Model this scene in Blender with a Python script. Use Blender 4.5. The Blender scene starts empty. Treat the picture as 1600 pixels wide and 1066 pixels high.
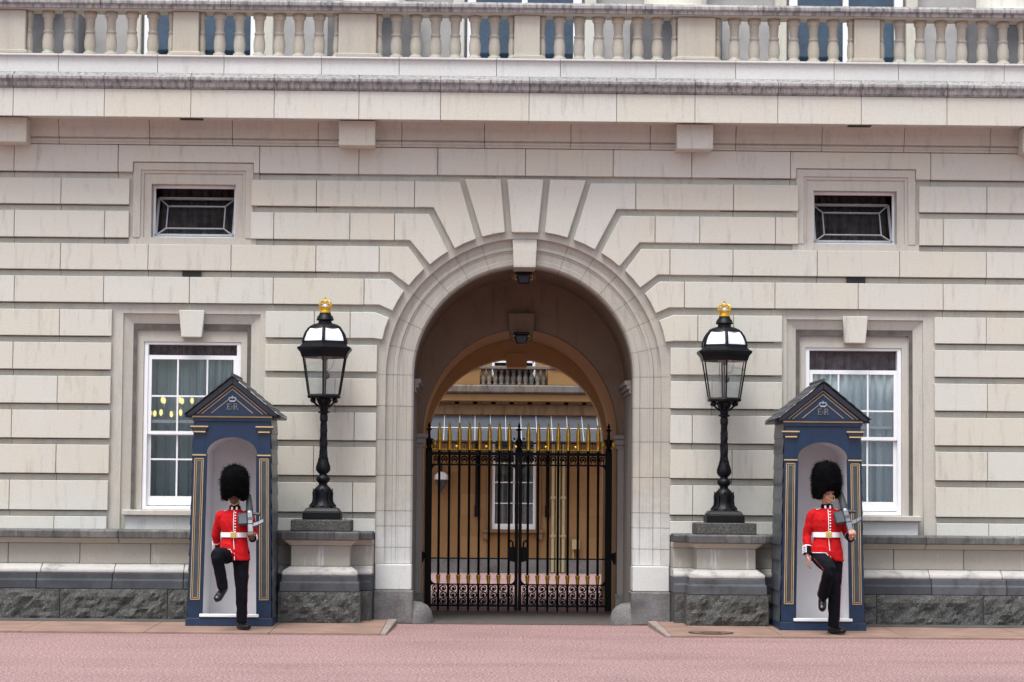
import bpy, bmesh, math, random
from mathutils import Vector, Matrix, noise
random.seed(7)
S = bpy.context.scene
COL = S.collection
R_ = math.radians

# ------------------------------------------------------------------ camera
cam_d = bpy.data.cameras.new('camera'); cam = bpy.data.objects.new('camera', cam_d); COL.objects.link(cam)
cam_d.sensor_width = 36; cam_d.lens = 84.96; cam_d.clip_start = 0.5; cam_d.clip_end = 2000
YAW, PITCH, ROLL = .0146, .0637, .0082
fw = Vector((math.sin(YAW)*math.cos(PITCH), math.cos(YAW)*math.cos(PITCH), math.sin(PITCH)))
rt = Vector((math.cos(YAW), -math.sin(YAW), 0)); up = rt.cross(fw)
rt2 = rt*math.cos(ROLL)+up*math.sin(ROLL); up2 = up*math.cos(ROLL)-rt*math.sin(ROLL)
mw = Matrix((rt2, up2, -fw)).transposed().to_4x4(); mw.translation = (-.628, -32, 1.7)
cam.matrix_world = mw
S.camera = cam

# ------------------------------------------------------------------ world, sun, exposure
w = bpy.data.worlds.new('World'); S.world = w; w.use_nodes = True
nt = w.node_tree; bg = nt.nodes['Background']
sky = nt.nodes.new('ShaderNodeTexSky'); sky.sky_type = 'NISHITA'; sky.sun_disc = False
SUN = Vector((-.35, -.75, 1.9)).normalized()
sky.sun_elevation = math.asin(SUN.z); sky.sun_rotation = math.atan2(SUN.x, SUN.y)
sky.air_density = 1.0; sky.dust_density = 4.0; sky.ozone_density = 1.0
hs = nt.nodes.new('ShaderNodeHueSaturation'); hs.inputs['Saturation'].default_value = .62
nt.links.new(sky.outputs[0], hs.inputs['Color']); nt.links.new(hs.outputs[0], bg.inputs[0])
bg.inputs[1].default_value = .12
sd = bpy.data.lights.new('sun', 'SUN'); so = bpy.data.objects.new('sun', sd); COL.objects.link(so)
sd.energy = 1.3; sd.angle = R_(25); sd.color = (1, .985, .965)
so.rotation_euler = (-SUN).to_track_quat('-Z', 'Y').to_euler()
S.view_settings.view_transform = 'Standard'; S.view_settings.look = 'None'; S.view_settings.gamma = 1
S.view_settings.exposure = 1.05

# ------------------------------------------------------------------ materials
M = {}
def nodes(name):
    m = bpy.data.materials.new(name); m.use_nodes = True; M[name] = m
    t = m.node_tree; b = t.nodes['Principled BSDF']
    return m, t, b
def nz(t, scale, detail=4, rough=.6, vec=None, stretch=None):
    n = t.nodes.new('ShaderNodeTexNoise'); n.inputs['Scale'].default_value = scale
    n.inputs['Detail'].default_value = detail; n.inputs['Roughness'].default_value = rough
    if vec is None:
        g = t.nodes.new('ShaderNodeNewGeometry'); vec = g.outputs['Position']
    if stretch:
        mp = t.nodes.new('ShaderNodeMapping'); mp.inputs['Scale'].default_value = stretch
        t.links.new(vec, mp.inputs['Vector']); vec = mp.outputs[0]
    t.links.new(vec, n.inputs['Vector'])
    return n.outputs['Fac']
def ramp(t, fac, stops):
    r = t.nodes.new('ShaderNodeValToRGB'); e = r.color_ramp.elements
    while len(e) < len(stops): e.new(.5)
    for i, (p, c) in enumerate(stops):
        e[i].position = p; e[i].color = (*c, 1) if len(c) == 3 else c
    t.links.new(fac, r.inputs[0]); return r.outputs[0]
def mix(t, fac, a, b, mode='MIX'):
    n = t.nodes.new('ShaderNodeMix'); n.data_type = 'RGBA'; n.blend_type = mode
    for s, v in ((0, fac), (6, a), (7, b)):
        if hasattr(v, 'is_linked') or isinstance(v, bpy.types.NodeSocket): t.links.new(v, n.inputs[s])
        elif s == 0: n.inputs[0].default_value = v
        else: n.inputs[s].default_value = (*v, 1)
    return n.outputs[2]
def bump(t, b, h, strength, dist):
    n = t.nodes.new('ShaderNodeBump'); n.inputs['Strength'].default_value = strength; n.inputs['Distance'].default_value = dist
    t.links.new(h, n.inputs['Height']); t.links.new(n.outputs[0], b.inputs['Normal'])
def g3(v): return (v, v, v)

def scale_(t, v, k):
    n = t.nodes.new('ShaderNodeMath'); n.operation = 'MULTIPLY'; t.links.new(v, n.inputs[0]); n.inputs[1].default_value = k; return n.outputs[0]
def plain(name, col, rough=.6, metal=0., var=.12, scale=6, bs=0., bscale=80, spec=.5):
    m, t, b = nodes(name)
    f = nz(t, scale, 5)
    lo = tuple(c*(1-var) for c in col); hi = tuple(min(1, c*(1+var)) for c in col)
    t.links.new(ramp(t, f, [(.3, lo), (.7, hi)]), b.inputs['Base Color'])
    b.inputs['Roughness'].default_value = rough; b.inputs['Metallic'].default_value = metal
    b.inputs['Specular IOR Level'].default_value = spec
    if bs: bump(t, b, nz(t, bscale, 3), bs, .01)
    return m

def stone(name, c_lo, c_mid, c_hi, tint=(.60, .535, .41), tint_amt=.38, stain=(.30, .28, .26), stain_at=(.56, .75), stain_amt=.5, rough=.85, streak=(9, 9, 1.2), splash=0):
    m, t, b = nodes(name)
    oi = t.nodes.new('ShaderNodeObjectInfo')
    base = ramp(t, oi.outputs['Random'], [(0, c_lo), (.5, c_mid), (1, c_hi)])
    big = nz(t, 1.3, 5, .65)
    base = mix(t, ramp(t, big, [(.48, g3(0)), (.75, g3(tint_amt))]), base, tint)
    st = nz(t, 1.0, 6, .7, stretch=streak)
    base = mix(t, ramp(t, st, [(stain_at[0], g3(0)), (stain_at[1], g3(stain_amt))]), base, stain)
    if splash:      # lime bloom low on the wall
        g = t.nodes.new('ShaderNodeNewGeometry'); sx_ = t.nodes.new('ShaderNodeSeparateXYZ'); t.links.new(g.outputs['Position'], sx_.inputs[0])
        ma = t.nodes.new('ShaderNodeMath'); ma.operation = 'MULTIPLY_ADD'; t.links.new(nz(t, 1.8, 5, .7), ma.inputs[0]); ma.inputs[1].default_value = 1.9; t.links.new(sx_.outputs[2], ma.inputs[2])
        base = mix(t, ramp(t, ma.outputs[0], [(0, g3(splash)), (.30, g3(splash)), (.42, g3(0)), (1, g3(0))]) if False else ramp(t, scale_(t, ma.outputs[0], .2), [(.40, g3(splash)), (.54, g3(0))]), base, (.63, .66, .66))
    fine = nz(t, 45, 4, .7)
    base = mix(t, .35, base, ramp(t, fine, [(.3, g3(.72)), (.7, g3(1.12))]), 'MULTIPLY')
    sp = nz(t, 14, 6, .8)
    base = mix(t, ramp(t, sp, [(.68, g3(0)), (.76, g3(.45))]), base, stain)
    t.links.new(base, b.inputs['Base Color']); b.inputs['Roughness'].default_value = rough
    b.inputs['Specular IOR Level'].default_value = .25
    bump(t, b, nz(t, 60, 4, .7), .25, .006)
    return m
stone('limestone', (.565, .55, .475), (.56, .555, .495), (.578, .578, .53), splash=.4, stain_amt=.6, stain_at=(.54,.74))
stone('limestone_shaded', (.40, .40, .36), (.42, .42, .38), (.44, .44, .40), stain_at=(.5, .72), stain_amt=.55)  # same limestone, greyed to carry the shade of the channels
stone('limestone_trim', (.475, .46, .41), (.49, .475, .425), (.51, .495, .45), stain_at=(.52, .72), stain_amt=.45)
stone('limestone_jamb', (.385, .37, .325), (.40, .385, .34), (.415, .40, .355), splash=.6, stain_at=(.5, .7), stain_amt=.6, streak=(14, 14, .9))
stone('limestone_pale', (.57, .585, .57), (.60, .615, .60), (.63, .645, .63), tint_amt=.15, stain_at=(.58, .8))
stone('limestone_warm', (.43, .415, .355), (.46, .445, .38), (.49, .475, .415), tint=(.5, .4, .27), stain_at=(.5, .75))
stone('plinth_stone', (.33, .315, .275), (.35, .335, .295), (.38, .365, .32), tint_amt=.2, stain=(.62, .63, .65), stain_at=(.60, .68), stain_amt=.8, streak=(5, 5, .5))
stone('weathered_ledge', (.085, .087, .09), (.11, .11, .11), (.14, .14, .135), tint=(.34, .34, .33), tint_amt=.6, stain=(.05, .05, .052), stain_at=(.46, .66), stain_amt=.85, streak=(14, 14, 3))
stone('weathered_drip', (.30, .295, .29), (.33, .325, .32), (.36, .355, .35), tint=(.45, .44, .43), tint_amt=.6, stain=(.075, .08, .085), stain_at=(.44, .64), stain_amt=.8, streak=(20, 20, 1.4))
stone('dark_band', (.04, .045, .053), (.06, .066, .075), (.10, .106, .117), tint=(.15, .157, .167), tint_amt=.5, stain=(.045, .045, .048), stain_at=(.5, .68), stain_amt=.8, streak=(4, 4, 3))
stone('pale_ledge', (.40, .39, .37), (.44, .43, .41), (.47, .46, .44), tint=(.5, .5, .5), tint_amt=.4, stain=(.14, .14, .14), stain_at=(.52, .7), stain_amt=.7, streak=(4, 4, 7))
stone('ochre_wall', (.255, .15, .06), (.285, .17, .072), (.315, .19, .085), tint=(.20, .115, .05), tint_amt=.5, stain=(.16, .09, .04), stain_at=(.55, .8), stain_amt=.4)
stone('ochre_trim', (.20, .125, .065), (.22, .135, .07), (.24, .15, .08), tint=(.3, .19, .08), tint_amt=.4, stain=(.06, .05, .04), stain_at=(.5, .7), stain_amt=.7)
stone('courtyard_dark_stone', (.12, .115, .105), (.15, .14, .13), (.2, .18, .16), tint=(.30, .2, .09), tint_amt=.5, stain=(.04, .04, .04), stain_at=(.48, .68), stain_amt=.8, streak=(6, 6, 2))
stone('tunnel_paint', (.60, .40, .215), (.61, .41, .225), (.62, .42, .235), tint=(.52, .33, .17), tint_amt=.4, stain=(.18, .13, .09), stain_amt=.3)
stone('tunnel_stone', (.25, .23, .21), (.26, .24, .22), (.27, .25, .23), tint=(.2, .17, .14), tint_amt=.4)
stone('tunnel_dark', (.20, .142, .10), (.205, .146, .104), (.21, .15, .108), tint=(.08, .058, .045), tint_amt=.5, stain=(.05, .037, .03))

def granite(name, a, bcol, c, moss=.3):
    m, t, b = nodes(name)
    v = t.nodes.new('ShaderNodeTexVoronoi'); v.inputs['Scale'].default_value = 70
    g = t.nodes.new('ShaderNodeNewGeometry'); t.links.new(g.outputs['Position'], v.inputs['Vector'])
    f = nz(t, 55, 5, .75)
    base = ramp(t, f, [(.32, a), (.5, bcol), (.68, c)])
    base = mix(t, .25, base, v.outputs['Color'], 'OVERLAY')
    dk = nz(t, 2.2, 4, .6)
    base = mix(t, ramp(t, dk, [(.4, g3(0)), (.7, g3(.65))]), base, (.035, .034, .03))
    t.links.new(base, b.inputs['Base Color']); b.inputs['Roughness'].default_value = .75
    bump(t, b, nz(t, 38, 5, .75), .6, .02)
granite('granite', (.02, .02, .019), (.065, .066, .062), (.20, .20, .19))
granite('granite_smooth', (.13, .125, .125), (.19, .185, .185), (.27, .265, .265))

# forecourt tarmac
m, t, b = nodes('red_tarmac')
f1 = nz(t, 36, 3, .85); f2 = nz(t, .5, 4, .6); f3 = nz(t, 120, 2, .5)
base = ramp(t, f1, [(.36, (.055, .032, .031)), (.45, (.235, .142, .136)), (.55, (.345, .222, .214)), (.64, (.62, .47, .455))])
base = mix(t, .5, base, ramp(t, mix(t, .5, f2, nz(t, .6, 5, .65, stretch=(.25, 1.6, 1))), [(.38, g3(.62)), (.5, g3(.95)), (.62, g3(1.1))]), 'MULTIPLY')
base = mix(t, .4, base, ramp(t, f3, [(.3, g3(.6)), (.65, g3(1.15))]), 'MULTIPLY')
t.links.new(base, b.inputs['Base Color']); b.inputs['Roughness'].default_value = .9
b.inputs['Specular IOR Level'].default_value = .2
bump(t, b, f1, .5, .012)
plain('paving', (.24, .155, .12), .8, var=.22, scale=2.2, bs=.25, bscale=40)
plain('paving_edge', (.27, .22, .19), .8, var=.25, scale=4, bs=.25)
plain('gutter', (.07, .066, .062), .85, var=.35, scale=5, bs=.3)
plain('passage_floor', (.085, .075, .07), .8, var=.3, scale=8, bs=.3, bscale=30)
plain('white_paint', (.80, .82, .84), .35, var=.03)
plain('black_iron', (.003, .004, .006), .45, var=.3, scale=12, bs=.1, bscale=60, spec=.22)
plain('gate_iron', (.003, .003, .0035), .5, var=.3, scale=12, spec=.15)
plain('gold_leaf', (.78, .50, .06), .34, metal=.75, var=.18, scale=25)
plain('gold_paint', (.50, .36, .17), .5, var=.12)
plain('navy_paint', (.003, .020, .058), .42, var=.3, scale=9, bs=.08, bscale=25)
plain('navy_dark', (.010, .014, .026), .4, var=.25, scale=6)
plain('panel_grey', (.045, .055, .065), .35, var=.3, scale=4)
plain('clapboard', (.07, .08, .095), .35, var=.35, scale=7)
plain('box_interior', (.68, .68, .70), .7, var=.07, scale=2)
plain('slate', (.045, .05, .057), .55, var=.4, scale=9, bs=.2)
plain('emblem', (.17, .18, .18), .45, metal=.3, var=.15)
plain('emblem_light', (.34, .40, .48), .45, metal=.2, var=.1)
plain('red_cloth', (.44, .005, .008), .85, var=.13, scale=16, bs=.25, bscale=25, spec=.2)
plain('black_cloth', (.0055, .006, .0095), .9, var=.3, scale=14, bs=.25, bscale=30, spec=.12)
plain('red_stripe', (.20, .008, .012), .8)
plain('white_cloth', (.80, .80, .82), .7, var=.05)
plain('brass', (.75, .58, .22), .3, metal=.8)
plain('boot_leather', (.004, .004, .005), .3, var=.2, spec=.4)
plain('fur', (.0025, .0025, .003), .9, var=.5, scale=30, spec=.08)
plain('skin_dark', (.095, .045, .03), .55, var=.12, scale=20)
plain('skin_fair', (.46, .235, .17), .5, var=.10, scale=25)
plain('lips_dark', (.11, .04, .035), .5)
plain('lips_fair', (.46, .17, .14), .5)
plain('eye_dark', (.02, .015, .012), .3)
plain('gun_metal', (.10, .11, .125), .4, metal=.4, var=.25, scale=30)
plain('gun_black', (.022, .03, .042), .55, var=.3, scale=20)
plain('gun_green', (.03, .036, .036), .6, var=.25, scale=20)
plain('milky_white', (.80, .85, .90), .2, var=.04, scale=3)  # lantern hood white; on the lamp domes, reflected sky as plain colour
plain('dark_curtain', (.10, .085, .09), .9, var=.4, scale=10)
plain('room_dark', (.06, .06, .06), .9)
plain('lead_glazing', (.05, .06, .07), .45, var=.3, scale=4)
plain('cream_pipe', (.46, .40, .22), .5)
plain('vent_dark', (.012, .014, .013), .7)
plain('upper_grey', (.36, .355, .35), .85, var=.15, scale=3)
plain('upper_dark', (.12, .12, .125), .7, var=.3, scale=3)
plain('joint', (.11, .10, .09), .95, var=.3)
def emis(name, col, s):
    m, t, b = nodes(name); b.inputs['Base Color'].default_value = (*col, 1)
    b.inputs['Emission Color'].default_value = (*col, 1); b.inputs['Emission Strength'].default_value = s
emis('candle_bulb', (1, .78, .26), 2.2)
plain('sky_blue_backing', (.24, .33, .39), .7, var=.55, scale=2.5)  # sky's reflection in the upper panes, put into a blue backing
plain('light_bar', (.42, .45, .48), .5)
def glass(name, tint, refl_rough=.03, trans=(.85, .9, .92)):
    m, t, b = nodes(name); t.nodes.remove(b)
    out = t.nodes['Material Output']
    tr = t.nodes.new('ShaderNodeBsdfTransparent'); tr.inputs[0].default_value = (*trans, 1)
    gl = t.nodes.new('ShaderNodeBsdfGlossy'); gl.inputs['Roughness'].default_value = refl_rough; gl.inputs[0].default_value = (*tint, 1)
    fr = t.nodes.new('ShaderNodeFresnel'); fr.inputs['IOR'].default_value = 1.6
    mx = t.nodes.new('ShaderNodeMixShader'); t.links.new(fr.outputs[0], mx.inputs[0])
    t.links.new(tr.outputs[0], mx.inputs[1]); t.links.new(gl.outputs[0], mx.inputs[2]); t.links.new(mx.outputs[0], out.inputs[0])
glass('pane_glass', (.9, .97, 1), trans=(.94, .97, .98)); glass('lantern_glass', (1, 1, 1), trans=(.94, .96, .965))
glass('upper_glass', (.8, .9, 1), trans=(.75, .8, .85))
# net curtains: translucent cloth with gaps in the weave
for nm, col, op in (('net_curtain', (.50, .62, .67), .72), ('white_net', (.86, .93, .96), .93), ('canopy_glass', (.075, .09, .105), .85)):
    m, t, b = nodes(nm); out = t.nodes['Material Output']
    b.inputs['Base Color'].default_value = (*col, 1); b.inputs['Roughness'].default_value = .9 if nm != 'canopy_glass' else .35
    tr = t.nodes.new('ShaderNodeBsdfTransparent'); mx = t.nodes.new('ShaderNodeMixShader'); mx.inputs[0].default_value = op
    t.links.new(tr.outputs[0], mx.inputs[1]); t.links.new(b.outputs[0], mx.inputs[2]); t.links.new(mx.outputs[0], out.inputs[0])

# ------------------------------------------------------------------ mesh helpers
class MB:
    def __init__(s): s.v = []; s.f = []; s.m = []
    def add(s, vs, fs, mi=0):
        o = len(s.v); s.v += [tuple(v) for v in vs]; s.f += [tuple(i+o for i in f) for f in fs]; s.m += [mi]*len(fs); return s
    def box(s, x0, x1, y0, y1, z0, z1, mi=0):
        if x0 > x1: x0, x1 = x1, x0
        vs = [(x0,y0,z0),(x1,y0,z0),(x1,y1,z0),(x0,y1,z0),(x0,y0,z1),(x1,y0,z1),(x1,y1,z1),(x0,y1,z1)]
        return s.add(vs, [(0,3,2,1),(4,5,6,7),(0,1,5,4),(1,2,6,5),(2,3,7,6),(3,0,4,7)], mi)
    def taper(s, x, y, z0, z1, a0, b0, a1, b1, mi=0):
        vs = [(x-a0,y-b0,z0),(x+a0,y-b0,z0),(x+a0,y+b0,z0),(x-a0,y+b0,z0),(x-a1,y-b1,z1),(x+a1,y-b1,z1),(x+a1,y+b1,z1),(x-a1,y+b1,z1)]
        return s.add(vs, [(0,3,2,1),(4,5,6,7),(0,1,5,4),(1,2,6,5),(2,3,7,6),(3,0,4,7)], mi)
    def prism(s, poly, y0, y1, mi=0):          # poly in x,z, extruded along y
        n = len(poly)
        a = sum(poly[i][0]*poly[(i+1)%n][1]-poly[(i+1)%n][0]*poly[i][1] for i in range(n))
        if a < 0: poly = poly[::-1]
        vs = [(p[0],y0,p[1]) for p in poly]+[(p[0],y1,p[1]) for p in poly]
        return s.add(vs, [tuple(range(n)), tuple(range(2*n-1,n-1,-1))]+[(i,i+n,(i+1)%n+n,(i+1)%n) for i in range(n)], mi)
    def xprofile(s, prof, x0, x1, mi=0):       # closed profile in y,z, extruded along x
        n = len(prof); vs = [(x0,p[0],p[1]) for p in prof]+[(x1,p[0],p[1]) for p in prof]
        return s.add(vs, [tuple(range(n)), tuple(range(2*n-1,n-1,-1))]+[(i,i+n,(i+1)%n+n,(i+1)%n) for i in range(n)], mi)
    def lathe(s, prof, n=20, c=(0,0), a0=0, a1=2*math.pi, mi=0, rot=0):
        full = abs(a1-a0-2*math.pi) < 1e-6; k = n if full else n+1; vs = []
        for r, z in prof:
            for i in range(k):
                a = a0+(a1-a0)*i/n+rot; vs.append((c[0]+r*math.cos(a), c[1]+r*math.sin(a), z))
        fs = []
        for j in range(len(prof)-1):
            for i in range(n):
                i2 = (i+1)%k if full else i+1
                fs.append((j*k+i, j*k+i2, (j+1)*k+i2, (j+1)*k+i))
        if full:
            if prof[0][0] > 1e-5: fs.append(tuple(range(k-1,-1,-1)))
            if prof[-1][0] > 1e-5: fs.append(tuple((len(prof)-1)*k+i for i in range(k)))
        return s.add(vs, fs, mi)
    def tube(s, pts, rad, n=8, side=(1,0,0), mi=0, closed=False):
        pts = [Vector(p) for p in pts]; N = len(pts)
        if not isinstance(rad, (list, tuple)): rad = [rad]*N
        vs = []; sd = Vector(side)
        for i, p in enumerate(pts):
            if closed: tg = pts[(i+1)%N]-pts[i-1]
            else: tg = pts[min(i+1,N-1)]-pts[max(i-1,0)]
            tg.normalize(); a = sd-tg*sd.dot(tg)
            if a.length < 1e-3: a = Vector((0,1,0))-tg*tg.y
            if a.length < 1e-3: a = Vector((0,0,1))-tg*tg.z
            a.normalize(); b_ = tg.cross(a); r = rad[i]; ra, rb = r if isinstance(r, (tuple, list)) else (r, r)
            for k in range(n):
                t_ = 2*math.pi*k/n+math.pi/n; vs.append(p+a*ra*math.cos(t_)+b_*rb*math.sin(t_))
        fs = []
        for j in range(N if closed else N-1):
            j2 = (j+1)%N
            for k in range(n): fs.append((j*n+k, j*n+(k+1)%n, j2*n+(k+1)%n, j2*n+k))
        if not closed: fs += [tuple(range(n-1,-1,-1)), tuple((N-1)*n+k for k in range(n))]
        return s.add(vs, fs, mi)
    def ball(s, c, r, n=10, mi=0):
        rx, ry, rz = r if isinstance(r, (tuple, list)) else (r, r, r); m_ = max(4, n//2+1)
        vs = [(c[0],c[1],c[2]-rz)]
        for j in range(1, m_):
            ph = -math.pi/2+math.pi*j/m_
            for i in range(n):
                a = 2*math.pi*i/n; vs.append((c[0]+rx*math.cos(ph)*math.cos(a), c[1]+ry*math.cos(ph)*math.sin(a), c[2]+rz*math.sin(ph)))
        vs.append((c[0],c[1],c[2]+rz)); fs = []; L = len(vs)-1
        for i in range(n):
            fs.append((0, 1+(i+1)%n, 1+i)); fs.append((L, L-n+i, L-n+(i+1)%n))
        for j in range(m_-2):
            for i in range(n): fs.append((1+j*n+i, 1+j*n+(i+1)%n, 1+(j+1)*n+(i+1)%n, 1+(j+1)*n+i))
        return s.add(vs, fs, mi)
    def mesh(s, name, mats, smooth=False):
        me = bpy.data.meshes.new(name); me.from_pydata(s.v, [], s.f)
        for mm in (mats if isinstance(mats, (list, tuple)) else [mats]): me.materials.append(M[mm])
        me.polygons.foreach_set('material_index', s.m)
        bm = bmesh.new(); bm.from_mesh(me); bmesh.ops.recalc_face_normals(bm, faces=bm.faces); bm.to_mesh(me); bm.free()
        if smooth: me.polygons.foreach_set('use_smooth', [True]*len(me.polygons))
        return me
    def build(s, name, mats, parent=None, bevel=0, smooth=False, loc=None, seg=1):
        me = s.mesh(name, mats, smooth)
        if bevel:
            bm = bmesh.new(); bm.from_mesh(me)
            ed = [e for e in bm.edges if len(e.link_faces) == 2 and e.calc_face_angle(0) > .6]
            bmesh.ops.bevel(bm, geom=ed, offset=bevel, segments=seg, affect='EDGES', profile=.5, clamp_overlap=True)
            bm.to_mesh(me); bm.free()
        o = bpy.data.objects.new(name, me); COL.objects.link(o)
        if parent: o.parent = parent
        if loc: o.location = loc
        if smooth:
            try:
                me.set_sharp_from_angle(angle=R_(40))
            except Exception: pass
        return o
def inst(me, name, parent, loc, rz=0):
    o = bpy.data.objects.new(name, me); COL.objects.link(o); o.parent = parent; o.location = loc; o.rotation_euler = (0,0,rz); return o
def tag(o, label=None, cat=None, group=None, kind=None):
    for k, v in (('label', label), ('category', cat), ('group', group), ('kind', kind)):
        if v: o[k] = v
    return o
def thing(name, label, cat, loc=(0,0,0), group=None):
    o = bpy.data.objects.new(name, None); COL.objects.link(o); o.location = loc; o.empty_display_size = .2
    return tag(o, label, cat, group)

# ------------------------------------------------------------------ ground
def sheet(name, x0, x1, y0, y1, z, mt, parent=None):
    return MB().add([(x0,y0,z),(x1,y0,z),(x1,y1,z),(x0,y1,z)], [(0,1,2,3)]).build(name, mt, parent)
tag(sheet('forecourt_ground', -400, 400, -400, 400, 0, 'red_tarmac'), 'pink red tarmac forecourt running through to the courtyard', kind='structure')
tag(sheet('passage_floor', -1.455, 1.455, -.05, 3.6, .005, 'passage_floor'), 'dark floor strip under the archway, shade in its colour', kind='structure')  # floor sheet darkened to carry the shade of the passage
pav = thing('pavement', None, None); tag(pav, 'narrow tan stone pavement along the foot of the facade', kind='structure')
PY0, PY1 = -2.7, -.3
def pav_z(y): return .022+(y-PY0)/(PY1-PY0)*.045
for sg in (-1, 1):
    xs = [1.76, 3.1, 4.6, 6.1, 7.6, 9.1, 10.6]
    for a, b_ in zip(xs[:-1], xs[1:]):
        mb = MB(); x0, x1 = sg*(a+.004), sg*(b_-.004)
        vs = [(x0,PY0,-.05),(x1,PY0,-.05),(x1,PY1,-.05),(x0,PY1,-.05),(x0,PY0,pav_z(PY0)),(x1,PY0,pav_z(PY0)),(x1,PY1,pav_z(PY1)),(x0,PY1,pav_z(PY1))]
        mb.add(vs, [(0,3,2,1),(4,5,6,7),(0,1,5,4),(1,2,6,5),(2,3,7,6),(3,0,4,7)])
        mb.build('paving_slab', 'paving', pav)
    for a, b_ in zip([2.2]+xs[1:-1], xs[1:]):          # darker gutter stones at the foot of the wall
        z0, z1 = pav_z(-1.0)+.004, pav_z(PY1)+.004; x0, x1 = sg*(a+.15+.004), sg*(b_+.15-.004)
        MB().add([(x0,-1.0,z0),(x1,-1.0,z0),(x1,PY1,z1),(x0,PY1,z1)], [(0,1,2,3)]).build('gutter_stone', 'gutter', pav)
    mb = MB(); x0 = sg*1.758                      # stone kerb closing the end of the pavement at the arch
    x2 = x0-sg*.12; vs = [(x2,PY1,-.02),(x0,PY1,-.02),(x0,PY0,-.02),(x2+sg*.05,PY0,-.02),(x2,PY1,.075),(x0,PY1,.075),(x0,PY0,.03),(x2+sg*.05,PY0,.03)]
    mb.add(vs, [(0,3,2,1),(4,5,6,7),(0,1,5,4),(1,2,6,5),(2,3,7,6),(3,0,4,7)]); mb.build('kerb_stone', 'paving_edge', pav, bevel=.008)
mb = MB()
for r0, r1 in ((.25,.28),(.10,.125)):
    n = 36; vs = []
    for r in (r0, r1):
        for i in range(n): a = 2*math.pi*i/n; vs.append((r*math.cos(a), r*1.0*math.sin(a), .004))
    mb.add(vs, [(i,(i+1)%n,n+(i+1)%n,n+i) for i in range(n)])
mb.lathe([(.0,.002),(.25,.002)], 36, mi=1)
o = mb.build('manhole_cover', ['vent_dark', 'paving'], loc=(2.28, -2.2, pav_z(-2.2)+.002)); o.rotation_euler = (.0188, 0, 0)
tag(o, 'round manhole cover set in the pavement right of the arch', 'manhole')

# ------------------------------------------------------------------ palace front
pal = thing('palace_building', 'pale limestone palace front with arched gateway, windows and balustrade', 'building')
WX, UX = 4.41, 4.42
AC = 3.285
def holes_sheet(y, rects, xr, zr, arch=None, el=1):
    xs = sorted({xr[0], xr[1], *[r[0] for r in rects], *[r[1] for r in rects], *((-arch[0], arch[0]) if arch else ())})
    zs = sorted({zr[0], zr[1], *[r[2] for r in rects], *[r[3] for r in rects], *((arch[1], arch[2]) if arch else ())})
    mb = MB()
    for i in range(len(xs)-1):
        for j in range(len(zs)-1):
            cx, cz = (xs[i]+xs[i+1])/2, (zs[j]+zs[j+1])/2
            if any(r[0] < cx < r[1] and r[2] < cz < r[3] for r in rects): continue
            if arch and abs(cx) < arch[0] and cz < arch[2]: continue
            mb.add([(xs[i],y,zs[j]),(xs[i+1],y,zs[j]),(xs[i+1],y,zs[j+1]),(xs[i],y,zs[j+1])], [(0,1,2,3)])
    if arch:
        r, zc, zt = arch; n = 32
        for i in range(n):
            a, b_ = math.pi*i/n, math.pi*(i+1)/n
            mb.add([(r*math.cos(a),y,zc+el*r*math.sin(a)),(r*math.cos(b_),y,zc+el*r*math.sin(b_)),(r*math.cos(b_),y,zt),(r*math.cos(a),y,zt)], [(0,1,2,3)])
    return mb
rects = []
for sg in (-1, 1):
    rects += [(sg*WX-.73, sg*WX+.73, 1.3, 3.86), (sg*UX-.6, sg*UX+.6, 5.0, 5.9)]
wall = holes_sheet(.132, rects, (-8.7, 8.7), (0, 7.3), (1.9, AC, 5.3)).build('wall', 'joint', pal)
# bed the voussoirs stand on
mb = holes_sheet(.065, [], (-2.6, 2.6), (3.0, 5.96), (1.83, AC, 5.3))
bed = mb.build('voussoir_bed', 'limestone_shaded', pal)
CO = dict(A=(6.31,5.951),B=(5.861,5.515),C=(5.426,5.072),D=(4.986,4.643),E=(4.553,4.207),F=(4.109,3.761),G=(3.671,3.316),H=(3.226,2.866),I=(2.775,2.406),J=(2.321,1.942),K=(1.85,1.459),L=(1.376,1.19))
KEYS = 'ABCDEFGHIJKL'
JT = dict(B=[(1.475,2.78,3.65),(5.26,6.17,7.4,8.6)], C=[(1.735,2.33,3.34,3.65),(5.26,5.585,6.78,8.0,8.65)], D=[(1.935,2.775,3.9,5.0,6.16,7.4,8.6)],
 E=[(2.13,3.335,4.445,5.58,6.76,8.0,8.65)], F=[(2.31,2.785,3.435),(5.46,6.155,7.4,8.6)], G=[(1.945,2.6,3.435),(5.46,6.76,8.0,8.65)],
 H=[(1.945,2.5,3.435),(5.46,6.165,7.4,8.6)], I=[(1.945,2.24,3.425),(5.46,6.76,8.0,8.65)], J=[(1.945,2.77,3.42),(5.465,6.165,7.4,8.6)],
 K=[(1.945,2.25,3.415),(5.47,6.77,8.0,8.65)], L=[(1.945,2.34,3.41),(5.48,6.175,7.4,8.6)], A=[(0,1.17,2.22,3.54),(5.42,6.8,8.0,8.65)])
G_ = .0035
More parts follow.
